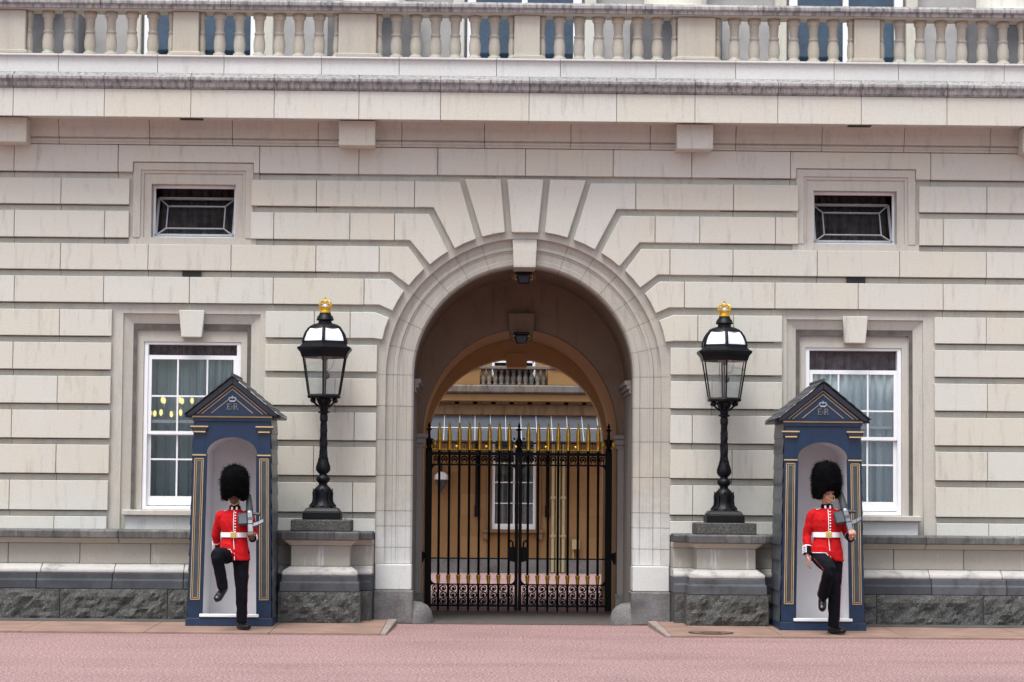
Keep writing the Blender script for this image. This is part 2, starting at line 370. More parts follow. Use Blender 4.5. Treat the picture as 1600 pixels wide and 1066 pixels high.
def course_block(k, x0, x1):
    zt, zb = CO[k]; i = KEYS.index(k); zc = CO[KEYS[i+1]][0]+.004 if i < 11 else zb
    y = random.uniform(-.003, .003)
    prof = [(y,zt),(y,zb),(.115,zb),(.115,zb-.013),(.06,zb-.013),(.06,zc),(.13,zc),(.13,zt)] if i < 11 else [(y,zt),(y,zb),(.13,zb),(.13,zt)]  # extra slot at the channel top, added for its dark shadow line
    a, b_ = min(x0,x1)+G_, max(x0,x1)-G_
    mb = MB().xprofile(prof, a, b_)
    # faces: 0,1 ends; side faces 2.. ; the rebate faces take a darker limestone, recess shade in its colour
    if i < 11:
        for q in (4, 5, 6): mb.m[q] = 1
    return mb.build('stone_block', ['limestone', 'limestone_shaded'], wall, bevel=.005)
for k in KEYS:
    for run in JT[k]:
        for a, b_ in zip(run[:-1], run[1:]):
            for sg in (-1, 1): course_block(k, sg*a, sg*b_)
for sg in (-1, 1):   # course A stone notched round the small window's surround
    def sx(l): return [(sg*x, z) for x, z in l]
    zt, zb = CO['A']
    MB().prism(sx([(3.544,zt),(5.416,zt),(5.416,zb),(5.222,zb),(5.222,6.088),(3.618,6.088),(3.618,zb),(3.544,zb)]), 0, .13).build('stone_block', 'limestone', wall, bevel=.006)
    for a, b_ in ((3.544,3.615),(5.225,5.416)): MB().box(sg*a, sg*b_, .06, .13, CO['B'][0]+.004, zb-.001).build('channel_stone', 'limestone_shaded', wall)
VO = [[(-.81,5.90),(-.329,5.904),(-.265,5.192),(-.42,5.165),(-.568,5.125)],
 [(-1.471,5.861),(-.872,5.861),(-.651,5.098),(-.795,5.04),(-.933,4.968),(-1.22,5.515),(-1.471,5.515)],
 [(-1.731,5.426),(-1.276,5.426),(-1.019,4.925),(-1.145,4.842),(-1.26,4.746),(-1.529,5.072),(-1.731,5.072)],
 [(-1.931,4.986),(-1.549,4.986),(-1.335,4.69),(-1.445,4.58),(-1.537,4.465),(-1.775,4.643),(-1.931,4.643)],
 [(-2.126,4.553),(-1.791,4.553),(-1.602,4.39),(-1.68,4.265),(-1.749,4.127),(-1.927,4.207),(-2.126,4.207)],
 [(-2.306,4.109),(-1.984,4.109),(-1.794,4.033),(-1.845,3.895),(-1.879,3.745),(-2.0,3.761),(-2.306,3.761)]]
for pl in VO:
    for sg in (1, -1):
        yy = random.uniform(-.003, .003)
        MB().prism([(sg*x, z) for x, z in pl], yy, .125).build('voussoir', 'limestone', wall, bevel=.007)
MB().prism([(-.242,5.903),(.242,5.903),(.175,5.19),(-.175,5.19)], -.012, .125).build('keystone', 'limestone', wall, bevel=.007)
ks = MB().xprofile([(.13,5.18),(.07,5.10),(.03,4.95),(.0,4.76),(.0,4.725),(.5,4.715),(.5,5.18)], -.168, .168)
for i, v in enumerate(ks.v):
    tz = (5.18-v[2])/.46; ks.v[i] = (v[0]*(1-.13*tz), v[1], v[2])
ks.build('keystone', 'limestone_trim', wall, bevel=.006)
# archivolt and jamb mouldings: one stone per joint
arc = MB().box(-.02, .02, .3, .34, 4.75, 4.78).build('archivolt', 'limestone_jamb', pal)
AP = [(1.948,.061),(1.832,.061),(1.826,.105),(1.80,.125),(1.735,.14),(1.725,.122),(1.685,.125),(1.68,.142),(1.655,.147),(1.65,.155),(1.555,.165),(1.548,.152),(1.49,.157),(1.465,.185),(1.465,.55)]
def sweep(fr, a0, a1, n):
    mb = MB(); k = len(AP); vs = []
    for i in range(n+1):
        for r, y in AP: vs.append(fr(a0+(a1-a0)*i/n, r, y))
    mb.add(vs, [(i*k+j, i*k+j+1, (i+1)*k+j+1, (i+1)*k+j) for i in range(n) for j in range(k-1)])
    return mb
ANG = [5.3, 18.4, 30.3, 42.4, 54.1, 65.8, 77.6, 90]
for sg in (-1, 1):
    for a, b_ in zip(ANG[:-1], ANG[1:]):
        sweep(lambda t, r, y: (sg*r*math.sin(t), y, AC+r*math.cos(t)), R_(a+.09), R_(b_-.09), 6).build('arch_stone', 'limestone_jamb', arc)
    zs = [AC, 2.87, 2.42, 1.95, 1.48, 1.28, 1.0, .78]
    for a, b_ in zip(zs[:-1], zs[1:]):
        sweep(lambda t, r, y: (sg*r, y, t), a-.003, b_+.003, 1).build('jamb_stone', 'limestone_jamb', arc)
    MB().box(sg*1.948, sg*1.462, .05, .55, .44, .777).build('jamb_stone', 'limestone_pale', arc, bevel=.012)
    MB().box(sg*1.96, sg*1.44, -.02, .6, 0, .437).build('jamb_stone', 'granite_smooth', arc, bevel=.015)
    gs = MB()
    n = 10; vs = []; fs = []
    prof = [(.27,0),(.265,.08),(.24,.17),(.19,.235),(.11,.275),(0,.29)]
    gs.lathe(prof, 20, c=(sg*1.44, .26))
    tag(gs.build('guard_stone', 'granite_smooth', smooth=True), 'rounded grey granite guard stone at the %s foot of the archway' % ('left' if sg < 0 else 'right'), 'guard stone', 'guard stones at the arch')
# passage
ps = MB()
for sg in (-1, 1):
    ps.add([(sg*1.465,.5,0),(sg*1.465,2.25,0),(sg*1.465,2.25,AC),(sg*1.465,.5,AC)], [(0,1,2,3)])
n = 32
for i in range(n):
    a, b_ = math.pi*i/n, math.pi*(i+1)/n
    ps.add([(1.465*math.cos(a),.5,AC+1.465*math.sin(a)),(1.465*math.cos(b_),.5,AC+1.465*math.sin(b_)),(1.465*math.cos(b_),2.25,AC+1.465*math.sin(b_)),(1.465*math.cos(a),2.25,AC+1.465*math.sin(a))], [(0,1,2,3)])
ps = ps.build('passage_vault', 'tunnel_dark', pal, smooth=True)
dm = holes_sheet(2.2, [], (-1.5, 1.5), (0, 4.8), (1.38, 2.55, 4.4), 1.51/1.38)
def ring(mb, r, zc, y0, y1, n=32, r2=None, leg=True, mi=0, el=1, el2=None):
    r2 = r2 or r; el2 = el2 or el
    for i in range(n):
        a, b_ = math.pi*i/n, math.pi*(i+1)/n
        mb.add([(r*math.cos(a),y0,zc+el*r*math.sin(a)),(r*math.cos(b_),y0,zc+el*r*math.sin(b_)),(r2*math.cos(b_),y1,zc+el2*r2*math.sin(b_)),(r2*math.cos(a),y1,zc+el2*r2*math.sin(a))], [(0,1,2,3)], mi)
    if leg:
        for sg in (-1, 1): mb.add([(sg*r,y0,0),(sg*r2,y1,0),(sg*r2,y1,zc),(sg*r,y0,zc)], [(0,1,2,3)], mi)
EL = 1.51/1.38
ring(dm, 1.38, 2.55, 2.2, 2.5, el=EL)
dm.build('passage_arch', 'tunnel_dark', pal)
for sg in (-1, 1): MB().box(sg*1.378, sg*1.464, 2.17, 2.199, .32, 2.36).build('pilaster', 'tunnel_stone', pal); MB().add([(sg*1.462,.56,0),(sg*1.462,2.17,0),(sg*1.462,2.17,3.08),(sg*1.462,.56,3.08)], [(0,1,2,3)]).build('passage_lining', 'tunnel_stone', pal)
rv = MB(); ring(rv, 1.43, 2.55, 2.5, 5.75, el=EL)
ring(rv, 1.38, 2.55, 2.5, 2.5001, r2=1.43, el=EL); ring(rv, 1.43, 2.55, 5.75, 5.7501, r2=1.36, el=EL, el2=1.285/1.36); ring(rv, 1.36, 2.55, 5.75, 6.12, el=1.285/1.36)
rv.build('rear_vault', 'tunnel_paint', pal)
for sg in (-1, 1):
    c = MB()
    for z0, z1, p in ((2.36,2.42,.02),(2.42,2.50,.045),(2.50,2.56,.075)): c.box(sg*(1.38-p), sg*1.468, 2.2-p, 2.45, z0, z1)
    c.build('impost', 'tunnel_stone', pal, bevel=.006)
    c = MB()
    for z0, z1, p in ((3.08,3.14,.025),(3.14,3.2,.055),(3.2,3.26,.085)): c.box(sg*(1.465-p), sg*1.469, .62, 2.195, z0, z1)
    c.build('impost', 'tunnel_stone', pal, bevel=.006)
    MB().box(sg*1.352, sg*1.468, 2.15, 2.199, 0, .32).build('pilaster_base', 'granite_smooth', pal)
for y, z, x in ((.75, 4.75, 0), (2.12, 4.02, 0)):      # stone block carrying each passage lantern
    MB().prism([(x-.19,z+.25),(x+.19,z+.25),(x+.165,z-.12),(x-.165,z-.12)], y-.05, y+.3).build('lantern_block', 'tunnel_dark', pal, bevel=.006)
    lt = thing('passage_lantern', 'black lantern under the %s of the archway' % ('front crown' if y < 1 else 'inner arch crown'), 'lantern', (x, y-.14, z-.12), 'lanterns in the archway'); lt.scale = (.8, .8, .8)
    MB().box(-.135,.135,-.11,.1,.07,.11).build('lid', 'black_iron', lt, bevel=.01)
    MB().taper(0,0,-.09,.07,.085,.07,.12,.1).build('body', 'black_iron', lt, bevel=.008)
    MB().taper(0,-.082,-.075,.055,.07,.012,.1,.012).build('pane', 'gun_black', lt)
    for sg in (-1, 1): MB().tube([(sg*.1,0,.05),(sg*.15,0,.05),(sg*.15,0,.0),(sg*.12,0,-.02)], .009, 6).build('hook', 'brass', lt)
MB().prism([(-.17,3.92),(.17,3.92),(.155,3.70),(-.155,3.70)], 5.72, 6.2).build('keystone', 'tunnel_paint', pal, bevel=.005)
# shell of the range: roof, ends and courtyard face
rr = holes_sheet(6.13, [], (-8.7, 8.7), (0, 9.0), (1.36, 2.55, 4.0), 1.285/1.36); rr.build('rear_wall', 'ochre_wall', pal)
sh = MB().box(-8.7, 8.7, .14, 6.12, 7.12, 7.25); sh.box(-8.72, -8.6, .14, 6.12, 0, 7.1); sh.box(8.6, 8.72, .14, 6.12, 0, 7.1); sh.build('roof', 'upper_grey', pal)
# entablature
cor = MB().box(-8.7, 8.7, .0, .13, 6.32, 7.1).build('cornice', 'joint', pal)
def runs(name, prof, joints, mt, parent, x_end=8.65, gap=.003, bevel=0.004):
    xs = [-x_end]+sorted(joints)+[x_end]
    for a, b_ in zip(xs[:-1], xs[1:]): MB().xprofile(prof, a+gap, b_-gap).build(name, mt, parent, bevel=bevel)
fri = [(-.02,6.315),(-.02,6.345),(-.045,6.352),(-.045,6.382),(-.02,6.388),(-.02,6.40),(-.07,6.405),(-.075,6.45),(-.09,6.55),(-.13,6.64),(.0,6.64),(.0,6.315)]
runs('frieze_stone', fri, [-7.3,-6.2,-5.0,-3.9,-2.76,-1.65,-.55,.6,1.66,2.8,3.95,5.05,6.2,7.3], 'limestone_trim', cor)
for x in (-6.82, -2.232, 2.232, 6.82):
    MB().box(x-.24, x+.24, -.34, -.0, 6.285, 6.615).build('bracket', 'limestone', cor, bevel=.008)
runs('corona_stone', [(-.56,6.60),(-.56,6.97),(.0,6.97),(.0,6.63),(-.5,6.63),(-.5,6.60)], [-7.7,-6.72,-5.53,-4.4,-3.31,-2.2,-1.13,.03,1.18,2.21,3.3,4.4,5.53,6.7,7.7], 'limestone', cor)
runs('drip_stone', [(-.575,6.972),(-.60,7.0),(-.61,7.05),(-.64,7.085),(-.64,7.12),(-.48,7.20),(.0,7.20),(.0,6.972)], [-7.7,-6.72,-5.53,-4.4,-3.31,-2.2,-1.13,.03,1.18,2.21,3.3,4.4,5.53,6.7,7.7], 'weathered_drip', cor)
runs('base_stone', [(-.50,7.19),(-.50,7.40),(-.54,7.405),(-.54,7.43),(.05,7.43),(.05,7.19)], [-7.3,-6.15,-4.85,-3.98,-2.7,-1.68,-.4,.44,1.7,2.75,4.05,4.9,6.3,7.5], 'limestone_pale', cor)
# balustrade
rail = [(-.58,8.03),(-.58,8.07),(-.61,8.09),(-.61,8.13),(-.57,8.165),(-.15,8.165),(-.15,8.03)]
bal = MB().box(-8.6, 8.6, -.56, -.2, 8.018, 8.03).build('balustrade', 'limestone_warm', pal)
runs('rail_stone', rail, [-7.4,-5.6,-3.9,-2.2,-.4,1.3,3.1,4.8,6.6], 'weathered_drip', bal)
bp = [(.085,0),(.085,.045),(.06,.055),(.068,.075),(.078,.13),(.078,.20),(.066,.27),(.058,.30),(.068,.305),(.068,.33),(.055,.335),(.055,.36),(.062,.46),(.066,.49),(.062,.50),(.08,.515),(.085,.53),(.085,.585)]
bme = MB().lathe(bp, 14).mesh('baluster', 'limestone_warm', True)
for x, hw in ((-6.85,.26),(-4.49,.17),(-2.235,.25),(0,.17),(2.235,.25),(4.49,.17),(6.85,.26)):
    MB().box(x-hw, x+hw, -.5, -.22, 7.432, 8.016).build('pier', 'limestone_warm', bal, bevel=.01)
    MB().box(x-hw-.03, x+hw+.03, -.53, -.2, 7.433, 7.48).build('pier_base', 'limestone_warm', bal, bevel=.008)
for c0, c1 in ((-6.59,-4.66),(-4.32,-2.485),(-1.985,-.17),(.17,1.985),(2.485,4.32),(4.66,6.59)):
    st = (c1-c0)/7
    for i in range(8):
        o = inst(bme, 'baluster', bal, (c0+st*i+(.0 if 0 < i < 7 else (.03 if i == 0 else -.03)), -.36, 7.432))
        if i in (0, 7): o.scale = (.62, 1, 1)
# upper storey set back behind the balustrade
us = MB().box(-8.6, 8.6, 1.5, 1.7, 7.25, 10.2).build('upper_wall', 'upper_grey', pal)
for x in (-4.5, 0, 4.5):
    wn = MB()
    wn.box(x-.80,x-.68,1.40,1.5,7.3,10.1); wn.box(x+.68,x+.80,1.40,1.5,7.3,10.1); wn.box(x-.68,x+.68,1.42,1.5,8.42,8.5); wn.box(x-.04,x+.04,1.42,1.5,7.4,10.1); wn.box(x-.68,x+.68,1.42,1.5,7.3,7.4)
    wo = wn.build('window', 'white_paint', pal, bevel=.006)
    for a, b_ in ((-.68,-.04),(.04,.68)):
        for z0, z1 in ((7.4,8.42),(8.5,10.1)): MB().box(x+a,x+b_,1.46,1.47,z0,z1).build('pane', 'upper_glass', wo)
    MB().box(x-.66,x+.66,1.485,1.499,7.4,10.1).build('pane_backing', 'sky_blue_backing', wo)  # added panel behind the glass, coloured like reflected sky
    for sg in (-1, 1): MB().box(x+sg*.84,x+sg*1.0,1.34,1.5,7.26,10.1).build('architrave', 'limestone', wo, bevel=.01)
for x in (-6.75, -2.1, 2.1, 6.75):
    pb = MB().box(x-.62,x+.62,.95,1.5,7.26,8.3); pb.box(x-.7,x+.7,.88,1.5,7.26,7.42); pb.build('column_pedestal', 'upper_dark', pal, bevel=.015)
    MB().lathe([(.5,8.31),(.55,8.36),(.5,8.42),(.44,8.5),(.43,10.2)], 24, c=(x,1.3)).build('column', 'limestone', pal, smooth=True)

# windows ----------------------------------------------------------------
def frame_sweep(mb, cx, prof, zbot, mi=0):
    """three-sided moulded surround: prof = [(half width, top z, y)] from outside in, mitred corners"""
    for (a, za, ya), (b_, zb_, yb) in zip(prof[:-1], prof[1:]):
        mb.add([(cx-a,ya,zbot),(cx-b_,yb,zbot),(cx-b_,yb,zb_),(cx-a,ya,za)], [(0,1,2,3)], mi)
        mb.add([(cx-a,ya,za),(cx-b_,yb,zb_),(cx+b_,yb,zb_),(cx+a,ya,za)], [(0,1,2,3)], mi)
        mb.add([(cx+a,ya,za),(cx+b_,yb,zb_),(cx+b_,yb,zbot),(cx+a,ya,zbot)], [(0,1,2,3)], mi)
def curtain(name, x0, x1, y, z0, z1, mt, parent, folds=9, amp=.035, seed=1):
    rnd = random.Random(seed); n = 90; vs = []; ph = rnd.random()*6; f2 = folds*1.7
    for j in range(5):
        z = z0+(z1-z0)*j/4
        for i in range(n+1):
            u = i/n; a = amp*(1-.3*j/4)
            vs.append((x0+(x1-x0)*u, y+a*math.sin(u*folds*6.283+ph+.25*math.sin(j))+a*.5*math.sin(u*f2*6.283+1.3), z))
    return MB().add(vs, [(j*(n+1)+i,j*(n+1)+i+1,(j+1)*(n+1)+i+1,(j+1)*(n+1)+i) for j in range(4) for i in range(n)]).build(name, mt, parent, smooth=True)
for sg in (-1, 1):
    cx = sg*WX; drop = .14 if sg < 0 else .26
    wd = MB()
    wd.box(cx-.643,cx-.588,.20,.34,1.47,3.70); wd.box(cx+.588,cx+.643,.20,.34,1.47,3.70); wd.box(cx-.588,cx+.588,.20,.34,3.665,3.70); wd.box(cx-.588,cx+.588,.20,.36,1.47,1.52)
    wo = wd.build('window', 'white_paint', pal, bevel=.004)
    zt = 3.665-drop
    def sash(z0, z1, y, rows, name):
        s_ = MB(); st = .045
        s_.box(cx-.588,cx-.588+st,y,y+.04,z0,z1); s_.box(cx+.588-st,cx+.588,y,y+.04,z0,z1)
        s_.box(cx-.588+st,cx+.588-st,y,y+.04,z1-.055,z1); s_.box(cx-.588+st,cx+.588-st,y,y+.04,z0,z0+(.12 if name == 'lower_sash' else .045))
        zl = z0+(.12 if name == 'lower_sash' else .045); zh = z1-.055
        for i in (1, 2): xx = cx-.588+1.176*i/3; s_.box(xx-.011,xx+.011,y+.004,y+.036,zl,zh)
        for r in rows: s_.box(cx-.543,cx+.543,y+.006,y+.034,r-.011,r+.011)
        s_.build(name, 'white_paint', wo)
        xs = [cx-.543, cx-.588+1.176/3, cx-.588+1.176*2/3, cx+.543]; zr = [zl]+sorted(rows)+[zh]
        for a, b_ in zip(xs[:-1], xs[1:]):
            for c_, d_ in zip(zr[:-1], zr[1:]): MB().box(a+.004,b_-.004,y+.018,y+.022,c_+.004,d_-.004).build('pane', 'pane_glass', wo)
    sash(2.47, zt, .22, [zt-.055-.49], 'upper_sash')
    sash(1.53, 2.515, .265, [2.14], 'lower_sash')
    MB().box(cx-.54,cx+.54,.31,.335,2.625,2.665).build('raised_bar', 'white_paint', wo)
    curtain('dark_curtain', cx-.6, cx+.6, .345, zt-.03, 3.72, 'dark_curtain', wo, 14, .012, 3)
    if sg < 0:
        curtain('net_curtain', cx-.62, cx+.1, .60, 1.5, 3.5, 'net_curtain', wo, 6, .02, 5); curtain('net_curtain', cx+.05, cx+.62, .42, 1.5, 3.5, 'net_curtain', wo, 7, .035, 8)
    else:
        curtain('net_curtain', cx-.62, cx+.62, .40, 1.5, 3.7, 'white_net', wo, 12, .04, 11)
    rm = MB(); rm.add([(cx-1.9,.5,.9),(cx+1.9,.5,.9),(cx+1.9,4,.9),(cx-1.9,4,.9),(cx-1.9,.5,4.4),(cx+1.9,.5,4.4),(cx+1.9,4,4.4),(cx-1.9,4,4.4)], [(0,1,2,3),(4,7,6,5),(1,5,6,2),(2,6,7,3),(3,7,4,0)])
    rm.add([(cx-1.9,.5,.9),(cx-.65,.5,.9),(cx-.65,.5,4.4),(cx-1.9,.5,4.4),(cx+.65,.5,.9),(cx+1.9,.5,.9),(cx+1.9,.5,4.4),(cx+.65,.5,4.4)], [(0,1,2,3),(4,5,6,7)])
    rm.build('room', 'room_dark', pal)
    su = MB(); frame_sweep(su, cx, [(1.085,4.2,.0625),(1.045,4.175,.062),(.91,4.07,.06),(.905,4.065,.09),(.73,3.885,.15),(.725,3.88,.175),(.645,3.702,.18),(.645,3.702,.36)], 1.19)
    su.build('window_surround', 'limestone_trim', wo)
    MB().prism([(cx-.17,4.115),(cx+.17,4.115),(cx+.135,3.755),(cx-.135,3.755)], .02, .2).build('lintel_keystone', 'limestone', wo, bevel=.008)
    MB().box(cx-.86,cx+.86,-.10,.3,1.395,1.468).build('sill', 'limestone_trim', wo, bevel=.01)
    MB().box(cx-.82,cx+.82,-.03,.2,1.2,1.394).build('sill_apron', 'limestone_pale', wo, bevel=.006)
    # small tilted casement above
    cx = sg*UX; hw = .555
    fr = MB(); fr.box(cx-hw,cx+hw,.22,.30,5.085,5.115); fr.box(cx-hw,cx-hw+.03,.26,.30,5.115,5.8); fr.box(cx+hw-.03,cx+hw,.26,.30,5.115,5.8); fr.box(cx-hw,cx+hw,.24,.3,5.765,5.8)
    wo = fr.build('window', 'white_paint', pal)
    def tl(x, h, d=0): return (cx+x, .25+h*.45+d*.9, 5.14+h*.88-d*.4)
    def bar(p, q, wd_, mb_):
        p, q = Vector((p[0],0,p[1])), Vector((q[0],0,q[1])); d = (q-p).normalized(); n_ = Vector((-d.z,0,d.x))*wd_
        c_ = [p+n_, q+n_, q-n_, p-n_]; vs = [tl(v.x,v.z) for v in c_]+[tl(v.x,v.z,.03) for v in c_]
        mb_.add(vs, [(0,1,2,3),(7,6,5,4),(0,4,5,1),(1,5,6,2),(2,6,7,3),(3,7,4,0)])
    H = .60; X = hw-.04; cs = MB()
    for p, q in (((-X,0),(X,0)),((-X,H),(X,H)),((-X,0),(-X,H)),((X,0),(X,H))): bar(p, q, .016, cs)
    cs.build('casement', 'light_bar', wo)
    lb = MB(); x1, h0, h1 = X-.13, .11, .49-.02
    for p, q in (((-x1,h0),(x1,h0)),((-x1,h1),(x1,h1)),((-x1,h0),(-x1,h1)),((x1,h0),(x1,h1)),((-X,0),(-x1,h0)),((X,0),(x1,h0)),((-X,H),(-x1,h1)),((X,H),(x1,h1))): bar(p, q, .007, lb)
    lb.build('glazing_bar', 'light_bar', wo)
    MB().add([tl(-X,0,.02),tl(X,0,.02),tl(X,H,.02),tl(-X,H,.02)], [(0,1,2,3)]).build('pane', 'pane_glass', wo)
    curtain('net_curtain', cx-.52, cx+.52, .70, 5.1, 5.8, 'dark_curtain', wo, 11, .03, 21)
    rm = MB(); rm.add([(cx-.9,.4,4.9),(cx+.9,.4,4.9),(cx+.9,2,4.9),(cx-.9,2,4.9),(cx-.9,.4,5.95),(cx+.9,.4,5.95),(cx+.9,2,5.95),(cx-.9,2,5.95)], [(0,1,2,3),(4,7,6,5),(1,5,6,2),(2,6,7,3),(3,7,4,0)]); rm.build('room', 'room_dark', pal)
    su = MB(); prof = [(.85,6.09,.062),(.80,6.085,.061),(.795,6.08,.03),(.70,5.985,.03),(.695,5.98,.055),(.66,5.945,.06),(.655,5.94,.085),(.56,5.803,.09),(.556,5.80,.42)]
    frame_sweep(su, cx, prof, 5.08); su.box(cx-.848,cx+.848,.04,.40,4.99,5.082)
    su.build('window_surround', 'limestone_trim', wo)
    MB().box(cx-.125,cx+.125,.03,.06,4.553,4.645).build('vent', 'vent_dark', pal)
    MB().box(cx-.15,cx+.15,-.46,-.2,6.616,6.632).build('soffit_vent', 'vent_dark', pal)
for k, x in (('I',-3.0),):
    pass
# plinth course, set forward of the wall -------------------------------------
plinths = {sg: MB().box(sg*1.99,sg*8.6,-.2,.1,.05,1.19).build('plinth', 'joint', pal) for sg in (-1, 1)}
Y0 = -.34
def plinth_set(x0, x1, yf, parent, joints, prefix='plinth'):
    """the five courses of the base between x0 and x1 (x0<x1), dado face at yf, ends returned"""
    rows = [('cap_stone', 'weathered_ledge', [(yf-.13,1.105),(yf-.14,1.195),(yf-.11,1.215),(.05,1.215),(.05,1.105)], .12),
            ('moulding_stone', 'limestone_warm', [(yf-.02,1.035),(yf-.03,1.055),(yf-.045,1.06),(yf-.11,1.104),(.05,1.104),(.05,1.035)], .06),
            ('dado_stone', 'plinth_stone', [(yf,.767),(yf,1.034),(.05,1.034),(.05,.767)], 0),
            ('torus_stone', 'pale_ledge', [(yf-.13,.652),(yf-.135,.68),(yf-.12,.71),(yf-.06,.735),(yf-.015,.766),(.05,.766),(.05,.652)], .06),
            ('band_stone', 'dark_band', [(yf-.17,.447),(yf-.165,.56),(yf-.14,.57),(yf-.135,.651),(.05,.651),(.05,.447)], .1)]
    for nm, mt, prof, ov in rows:
        js = [x0]+[j for j in joints(nm) if x0+.1 < j < x1-.1]+[x1]
        for i, (a, b_) in enumerate(zip(js[:-1], js[1:])):
            MB().xprofile(prof, a+.003-(ov if i == 0 and parent not in plinths.values() else 0), b_-.003+(ov if i == len(js)-2 and parent not in plinths.values() else 0)).build(nm, mt, parent, bevel=.008)
def rock(x0, x1, yf, z0, z1, parent, amp=.035, seed=0, mt='granite', side=True):
    nx = max(6, int((x1-x0)/.045)); nz_ = max(5, int((z1-z0)/.045)); vs = []
    for j in range(nz_+1):
        for i in range(nx+1):
            x = x0+(x1-x0)*i/nx; z = z0+(z1-z0)*j/nz_
            e = min(i, nx-i, j, nz_-j); k = 0 if e == 0 else (.6 if e == 1 else 1)
            d = noise.fractal(Vector((x*7+seed, z*7, seed*3.1)), 1, 2, 4)*amp+.012
            vs.append((x, yf-k*d-.008*k, z))
    fs = [(j*(nx+1)+i, j*(nx+1)+i+1, (j+1)*(nx+1)+i+1, (j+1)*(nx+1)+i) for j in range(nz_) for i in range(nx)]
    mb = MB().add(vs, fs)
    mb.add([(x0,yf,z0),(x1,yf,z0),(x1,.05,z0),(x0,.05,z0),(x0,yf,z1),(x1,yf,z1),(x1,.05,z1),(x0,.05,z1)], [(4,5,6,7),(1,2,6,5),(3,0,4,7)])
    return mb.build('granite_block', mt, parent)
pj = dict(cap_stone=[5.26,7.3,3.6],moulding_stone=[5.26,7.3,3.6],dado_stone=[5.77,6.7,4.85,7.6,3.9],torus_stone=[6.25,5.3,4.4,7.4],band_stone=[6.3,5.32,4.4,7.4])
for sg in (-1, 1):
    plinth = plinths[sg]
    lo, hi = (-8.55, -2.9) if sg < 0 else (2.9, 8.55)
    plinth_set(lo, hi, Y0, plinth, lambda n_: sorted(sg*j for j in pj[n_]))
    lo, hi = (-2.32, -1.955) if sg < 0 else (1.955, 2.32)
    plinth_set(min(lo,hi), max(lo,hi), Y0, plinth, lambda n_: [])
    rock(min(sg*1.965,sg*2.3), max(sg*1.965,sg*2.3), Y0-.19, .0, .445, plinth, .02, 5+sg)
    xs = [2.95, 3.9, 4.6, 5.99, 7.2, 8.55]
    for i, (a, b_) in enumerate(zip(xs[:-1], xs[1:])): rock(min(sg*a,sg*b_)+.004, max(sg*a,sg*b_)-.004, Y0-.17, .0, .445, plinth, .045, i*7+sg*3)
    # pedestal under the lamp
    pd = thing('lamp_pedestal', 'weathered stone pedestal under the lamp %s of the arch' % ('left' if sg < 0 else 'right'), 'pedestal', group='lamp pedestals')
    yf = -.82; cx = sg*2.61
    for nm, mt, prof in (('cap', 'weathered_ledge', [(.49,.13,1.215),(.50,.14,1.195),(.49,.13,1.105)]), ('moulding', 'limestone_warm', [(.47,.10,1.104),(.42,.045,1.06),(.405,.03,1.055),(.40,.02,1.036)]),
        ('dado', 'plinth_stone', [(.38,0,1.035),(.38,0,.767)]), ('torus', 'pale_ledge', [(.395,.015,.766),(.44,.06,.735),(.475,.12,.71),(.485,.135,.68),(.48,.13,.652)]),
        ('band', 'dark_band', [(.485,.135,.651),(.49,.14,.575),(.505,.165,.565),(.51,.17,.447)])):
        mb = MB(); k = len(prof); vs = []
        for hw_, p, z in prof: vs += [(cx-hw_,yf-p,z),(cx+hw_,yf-p,z),(cx+hw_,-.2,z),(cx-hw_,-.2,z)]
        fs = [(0,1,2,3), tuple(4*(k-1)+i for i in (3,2,1,0))]
        for j in range(k-1): fs += [(4*j+i,4*(j+1)+i,4*(j+1)+(i+1)%4,4*j+(i+1)%4) for i in range(4)]
        mb.add(vs, fs).build(nm, mt, pd, bevel=.008)
    rock(cx-.525, cx+.525, yf-.17, .03, .445, pd, .05, 31+sg)
    MB().box(cx-.385,cx+.385,-.86,-.14,1.2155,1.365).build('lamp_base_slab', 'granite', pd, bevel=.012)

# ------------------------------------------------------------------ courtyard building seen through the arch
cy = thing('courtyard_building', 'ochre courtyard building with glass canopy seen through the gate', 'building', (0, 21.3, 0))
YB = 0
def CB(name, mt, x0, x1, y0, y1, z0, z1, parent=cy, bevel=0): return MB().box(x0,x1,y0,y1,z0,z1).build(name, mt, parent, bevel)
cw = MB().box(-9,9,.1,.5,0,11).build('wall', 'joint', cy)
zs = [.30,.79,1.25,1.72,2.2,2.68,3.16,3.62]
rnd = random.Random(4)
for i in range(len(zs)-1):
    xs = [-4.2]+[ -4.2+.55+1.1*k+(.0 if i%2 else .5) for k in range(8)]+[5.2]
    for a, b_ in zip(xs[:-1], xs[1:]):
        for (c0, c1) in (((a, min(b_,-.36)) if a < -.36 else None), ((max(a,.80), b_) if b_ > .80 else None)) if False else [(a,b_)]:
            for d0, d1 in ([(c0,c1)] if c1 <= -.38 or c0 >= .82 else [(c0,-.38)]*(c0 < -.38)+[(.82,c1)]*(c1 > .82)):
                if d1-d0 > .06: CB('wall_stone', 'ochre_wall', d0+.002, d1-.002, .0, .1, zs[i]+.002, zs[i+1]-.002, cw)
CB('wall_stone', 'ochre_wall', -.378, .818, .0, .1, .302, .86, cw)
CB('plinth', 'granite_smooth', -9, 9, -.06, .1, 0, .298, cy, .01)
wn = MB(); wn.box(-.26,-.20,-.0,.12,.95,2.9); wn.box(.64,.70,-.0,.12,.95,2.9); wn.box(-.2,.64,.0,.12,.95,1.07); wn.box(.205,.235,.02,.1,1.07,2.9)
for z in (1.42+.1, 1.98, 2.4): wn.box(-.2,.64,.02,.1,z-.012,z+.012)
wo = wn.build('window', 'white_paint', cy)
MB().box(-.2,.64,.055,.06,1.07,2.9).build('pane', 'pane_glass', wo)
